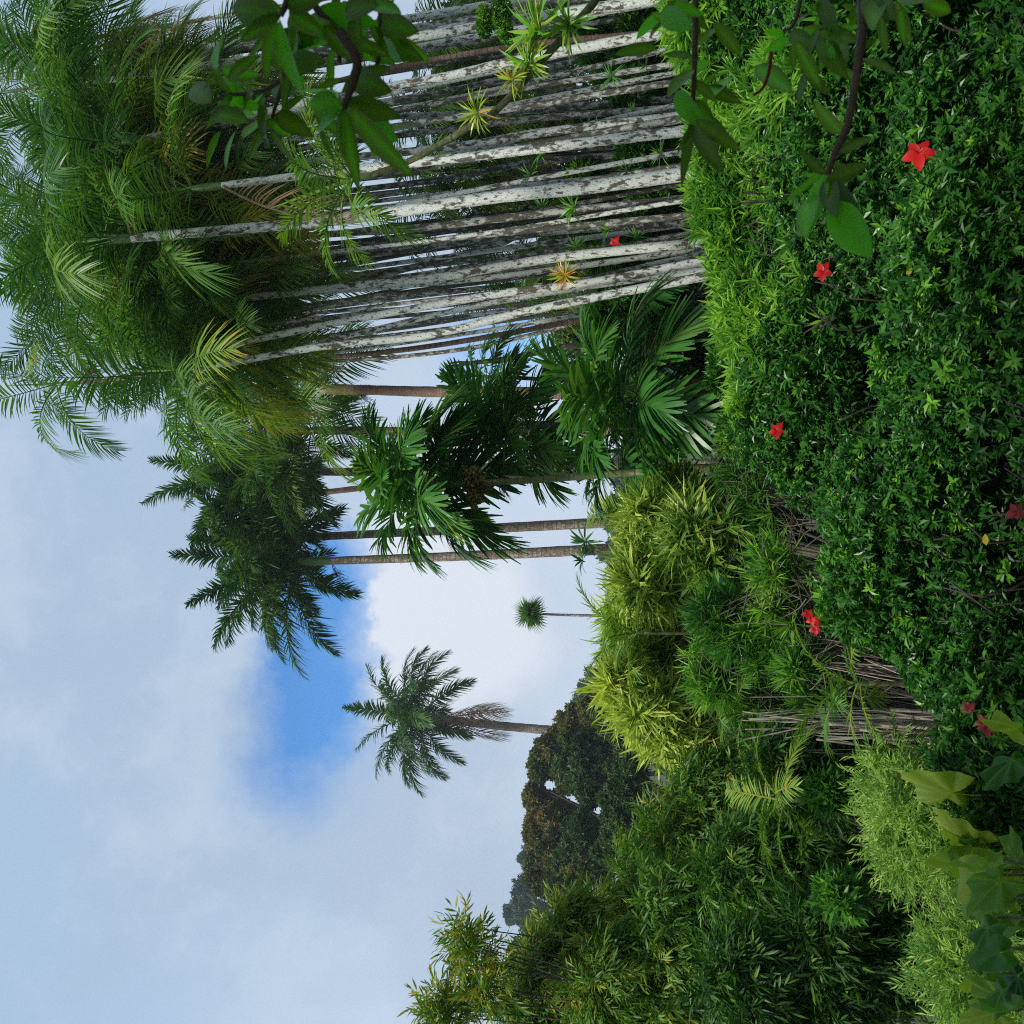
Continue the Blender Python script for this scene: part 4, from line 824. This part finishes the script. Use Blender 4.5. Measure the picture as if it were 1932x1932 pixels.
# ---- overhanging tree: its trunk stands right of the camera, boughs reach into view
tb = np.array((2.6, -1.2, ground_z(2.6, -1.2))); troot = thing('overhanging_tree', 'tree reaching in overhead with blurred glossy leaves and reddish twigs close to the camera', 'tree', tb)
g = Geo(); crotch = np.array((2.2, -1.0, 4.6)); tube(g, spline([tb, tb+(.1, .1, 1.8), crotch], 12), np.linspace(.16, .10, 12), 10)
place('trunk', g.mesh('tree_trunk', M['bark'], tb, True), troot)
T_n = [leafT(1, .34, 6, .25, .18), leafT(1, .42, 6, .2, .10), leafT(1, .30, 6, .3, .28)]
boughs = [  # polyline in photo positions + distance, then leaf list: (x,y, tipx,tipy, width, tint)
 ([(560, -60), (545, -5), (530, 30)], 1.15, .007),
 ([(560, -60), (600, 20), (640, 60), (640, 120)], 1.2, .006),
 ([(700, -60), (718, 20), (716, 90), (705, 160), (690, 225)], 1.25, .005),
 ([(640, 60), (672, 110), (668, 150), (648, 205), (640, 240)], 1.1, .007),
 ([(560, 60), (545, 130), (500, 170), (430, 180), (400, 195)], 1.45, .005),
 ([(545, 130), (520, 200), (510, 240)], 1.45, .004),
 ([(1312, -60), (1312, 40), (1310, 130), (1308, 190), (1315, 230)], 1.35, .005),
 ([(1622, -60), (1628, 40), (1618, 130), (1600, 230), (1575, 290), (1560, 330)], 1.3, .007),
 ([(1520, -60), (1500, 40), (1470, 62)], 1.45, .004),
 ([(1560, -30), (1545, 60), (1520, 130)], 1.5, .004),
]
g = Geo()
for pl, d, r in boughs:
    tube(g, spline([P(x, y, d) for x, y in pl], 22), np.linspace(r, r*.5, 22), 7)
for bx, by in ((560, -60), (700, -60), (1312, -60), (1622, -60), (1520, -60)):
    q = P(bx, by, 1.3); tube(g, spline([crotch, crotch*.5+q*.5+(0, 0, .25), q], 14), np.linspace(.03, .006, 14), 6)
place('branch', g.mesh('near_branch', M['nearbark'], tb, True), troot)
near = [ # x,y base; x,y tip; d; width/length; tint
 (530, 30, 440, 15, 1.15, .36, .35), (530, 32, 465, 70, 1.15, .36, .4), (525, 35, 500, 130, 1.15, .40, .42), (528, 36, 560, 165, 1.12, .42, .62), (545, 20, 600, 60, 1.15, .4, .45), (540, 10, 600, -10, 1.15, .4, .35),
 (600, 20, 690, 40, 1.2, .4, .55), (600, 25, 660, 95, 1.2, .36, .5), (640, 60, 720, 100, 1.2, .3, .35), (610, 0, 640, -40, 1.2, .4, .5), (650, 20, 700, 10, 1.1, .4, .45), (690, 5, 745, 20, 1.15, .36, .5), (716, 40, 770, 55, 1.25, .36, .45),
 (648, 205, 590, 190, 1.05, .45, .6), (645, 210, 598, 240, 1.05, .5, .6), (648, 208, 640, 285, 1.05, .42, .55), (650, 205, 668, 330, 1.05, .30, .5), (655, 200, 762, 315, 1.0, .30, .45), (655, 195, 735, 215, 1.1, .34, .35), (645, 150, 600, 165, 1.2, .4, .35), (660, 140, 710, 165, 1.2, .4, .3),
 (500, 170, 490, 255, 1.45, .34, .3), (480, 175, 430, 225, 1.45, .34, .3), (440, 180, 400, 130, 1.45, .36, .35), (440, 180, 395, 235, 1.45, .3, .3), (400, 195, 360, 160, 1.45, .4, .35), (510, 240, 545, 300, 1.45, .3, .3), (505, 235, 470, 290, 1.45, .36, .35), (520, 215, 570, 245, 1.45, .34, .3), (430, 150, 470, 110, 1.5, .36, .4), (540, 140, 500, 100, 1.4, .4, .35), (420, 70, 410, 120, 1.4, .38, .5), (510, 60, 470, 110, 1.35, .38, .4),
 (1310, 110, 1260, 100, 1.35, .4, .25), (1308, 130, 1268, 175, 1.35, .34, .3), (1308, 150, 1345, 185, 1.35, .36, .35), (1308, 190, 1340, 235, 1.35, .5, .5), (1312, 215, 1290, 330, 1.35, .22, .25), (1312, 225, 1385, 275, 1.3, .32, .3), (1310, 225, 1345, 305, 1.35, .28, .3), (1315, 228, 1280, 280, 1.35, .3, .3), (1312, 90, 1345, 55, 1.4, .34, .3), (1290, 20, 1240, 55, 1.4, .3, .4), (1270, 0, 1230, 60, 1.35, .22, .45), (1240, 90, 1172, 100, 1.4, .4, .25),
 (1560, 330, 1515, 290, 1.3, .34, .3), (1558, 330, 1535, 410, 1.28, .42, .78), (1560, 335, 1575, 395, 1.28, .34, .2), (1568, 385, 1632, 468, 1.25, .44, .80), (1562, 335, 1612, 390, 1.3, .32, .12), (1555, 325, 1490, 370, 1.3, .22, .6), (1575, 290, 1635, 265, 1.3, .42, .3), (1570, 300, 1610, 325, 1.3, .3, .3), (1590, 255, 1545, 205, 1.35, .36, .4), (1500, 75, 1540, 150, 1.4, .34, .4), (1480, 65, 1450, 60, 1.45, .4, .75), (1480, 68, 1470, 100, 1.45, .4, .8), (1490, 60, 1525, 85, 1.45, .4, .3), (1545, 60, 1605, 70, 1.4, .4, .4), (1545, 70, 1585, 130, 1.45, .34, .35), (1530, 130, 1500, 190, 1.5, .3, .3), (1520, 130, 1555, 170, 1.5, .34, .3), (1530, 10, 1570, 25, 1.4, .4, .35), (1640, 10, 1700, 30, 1.4, .4, .2), (1630, 110, 1680, 130, 1.4, .3, .2)]
extra = []
for (cx, cy, rx, ry, d, n_) in ((600, 15, 90, 55, 1.25, 22), (545, 110, 60, 60, 1.3, 10), (470, 190, 80, 70, 1.5, 22), (655, 215, 55, 60, 1.12, 8), (700, 70, 60, 70, 1.3, 14), (1310, 190, 45, 70, 1.4, 8), (1270, 20, 60, 40, 1.4, 9), (1600, 60, 60, 60, 1.45, 12), (1530, 90, 60, 60, 1.5, 14), (1680, 0, 60, 25, 1.3, 10), (1560, 350, 30, 35, 1.32, 5)):
    for _ in range(n_):
        x = cx+rng.normal(0, .5)*rx; y = cy+rng.normal(0, .5)*ry; a = rng.normal(.9, 1.3); L_ = rng.uniform(50, 85)*1.2/d
        extra.append((x, y, x+L_*math.cos(a), y+L_*math.sin(a), d+rng.uniform(-.1, .12), rng.uniform(.30, .44), rng.uniform(.25, .62)))
g = Geo(); g2 = Geo()
for (x, y, tx, ty, d, wl, ti) in near+extra:
    a = P(x, y, d); b = P(tx, ty, d+rng.uniform(-.06, .06)); L = np.linalg.norm(b-a)*1.2; T = leafT(1, wl*.84, 7, rng.uniform(.2, .45), rng.uniform(.0, .15))
    v, f, t = combine(T, a[None], (b-a)[None], np.array([[rng.normal(0, .3), -1., rng.uniform(.1, .9)]]), np.array([L]), np.array([ti+.1+rng.normal(0, .05)])); g.add(v, f, t+np.where(np.arange(len(v)) % 3 == 2, .2, -.04))
# unseen rest of the crown, added over and behind the camera to shade the foreground
cr = [(np.array((0, -2.2, 4.6)), np.array((1.5, .9, 1.0))), (np.array((-2.6, -1.8, 4.8)), np.array((1.5, .9, 1.0))), (np.array((2.2, -2.4, 3.6)), np.array((1.5, .9, 1.2))), (np.array((-.4, .5, 5.7)), np.array((1.3, 1.0, .6))), (np.array((-2.0, .3, 5.8)), np.array((1.4, 1.1, .6))), (np.array((-3.4, .9, 6.0)), np.array((1.2, 1.1, .6))), (np.array((.9, .9, 5.4)), np.array((1.2, .9, .6))), (np.array((1.6, -.6, 5.6)), np.array((1.5, 1.3, .7))), (np.array((.3, .1, 6.0)), np.array((1.4, 1.2, .6))), (np.array((2.7, .6, 5.4)), np.array((1.1, 1.2, .8))), (np.array((-.9, -.8, 6.2)), np.array((1.1, 1.2, .5)))]
T_nr = [rosetteT(7, .10, .036, (-.2, 1.1), .3, 2, .15, .08, .25, .05) for _ in range(3)]
cc = blob_leaves(g, cr, 24000, T_nr, 1.3, tint=(.4, .1), nclump=12)
place('crown', g.mesh('near_leaves', M['near'], tb, True), troot)
g = Geo(); limbs(g, crotch-(0, 0, .3), cc[::3], .06); place('limb', g.mesh('near_limb', M['bark'], tb, True), troot)
# flower bud with curved red pistil
g = Geo(); tube(g, spline([P(1455, 98, 1.4), P(1452, 130, 1.4), P(1440, 165, 1.4), P(1421, 180, 1.4)], 14), np.linspace(.0028, .0022, 14), 6, .2)
place('pistil', g.mesh('pistil', M['darkred'], tb, True), troot)

# ---- haze in the valley air
hv = bpy.data.materials.new('haze_air'); hv.use_nodes = True; t = hv.node_tree; t.nodes.clear()
pv = t.nodes.new('ShaderNodeVolumePrincipled'); pv.inputs['Density'].default_value = .0005; pv.inputs['Color'].default_value = (.80, .88, .97, 1); pv.inputs['Anisotropy'].default_value = .2
ho = t.nodes.new('ShaderNodeOutputMaterial'); t.links.new(pv.outputs[0], ho.inputs['Volume'])
bm = bmesh.new(); bmesh.ops.create_cube(bm, size=1); me = bpy.data.meshes.new('haze'); bm.to_mesh(me); bm.free(); me.materials.append(hv)
hz_o = bpy.data.objects.new('haze', me); COL.objects.link(hz_o); hz_o.scale = (1700, 1700, 92); hz_o.location = (0, 30, 41); hz_o['kind'] = 'stuff'
scn.cycles.volume_bounces = 0
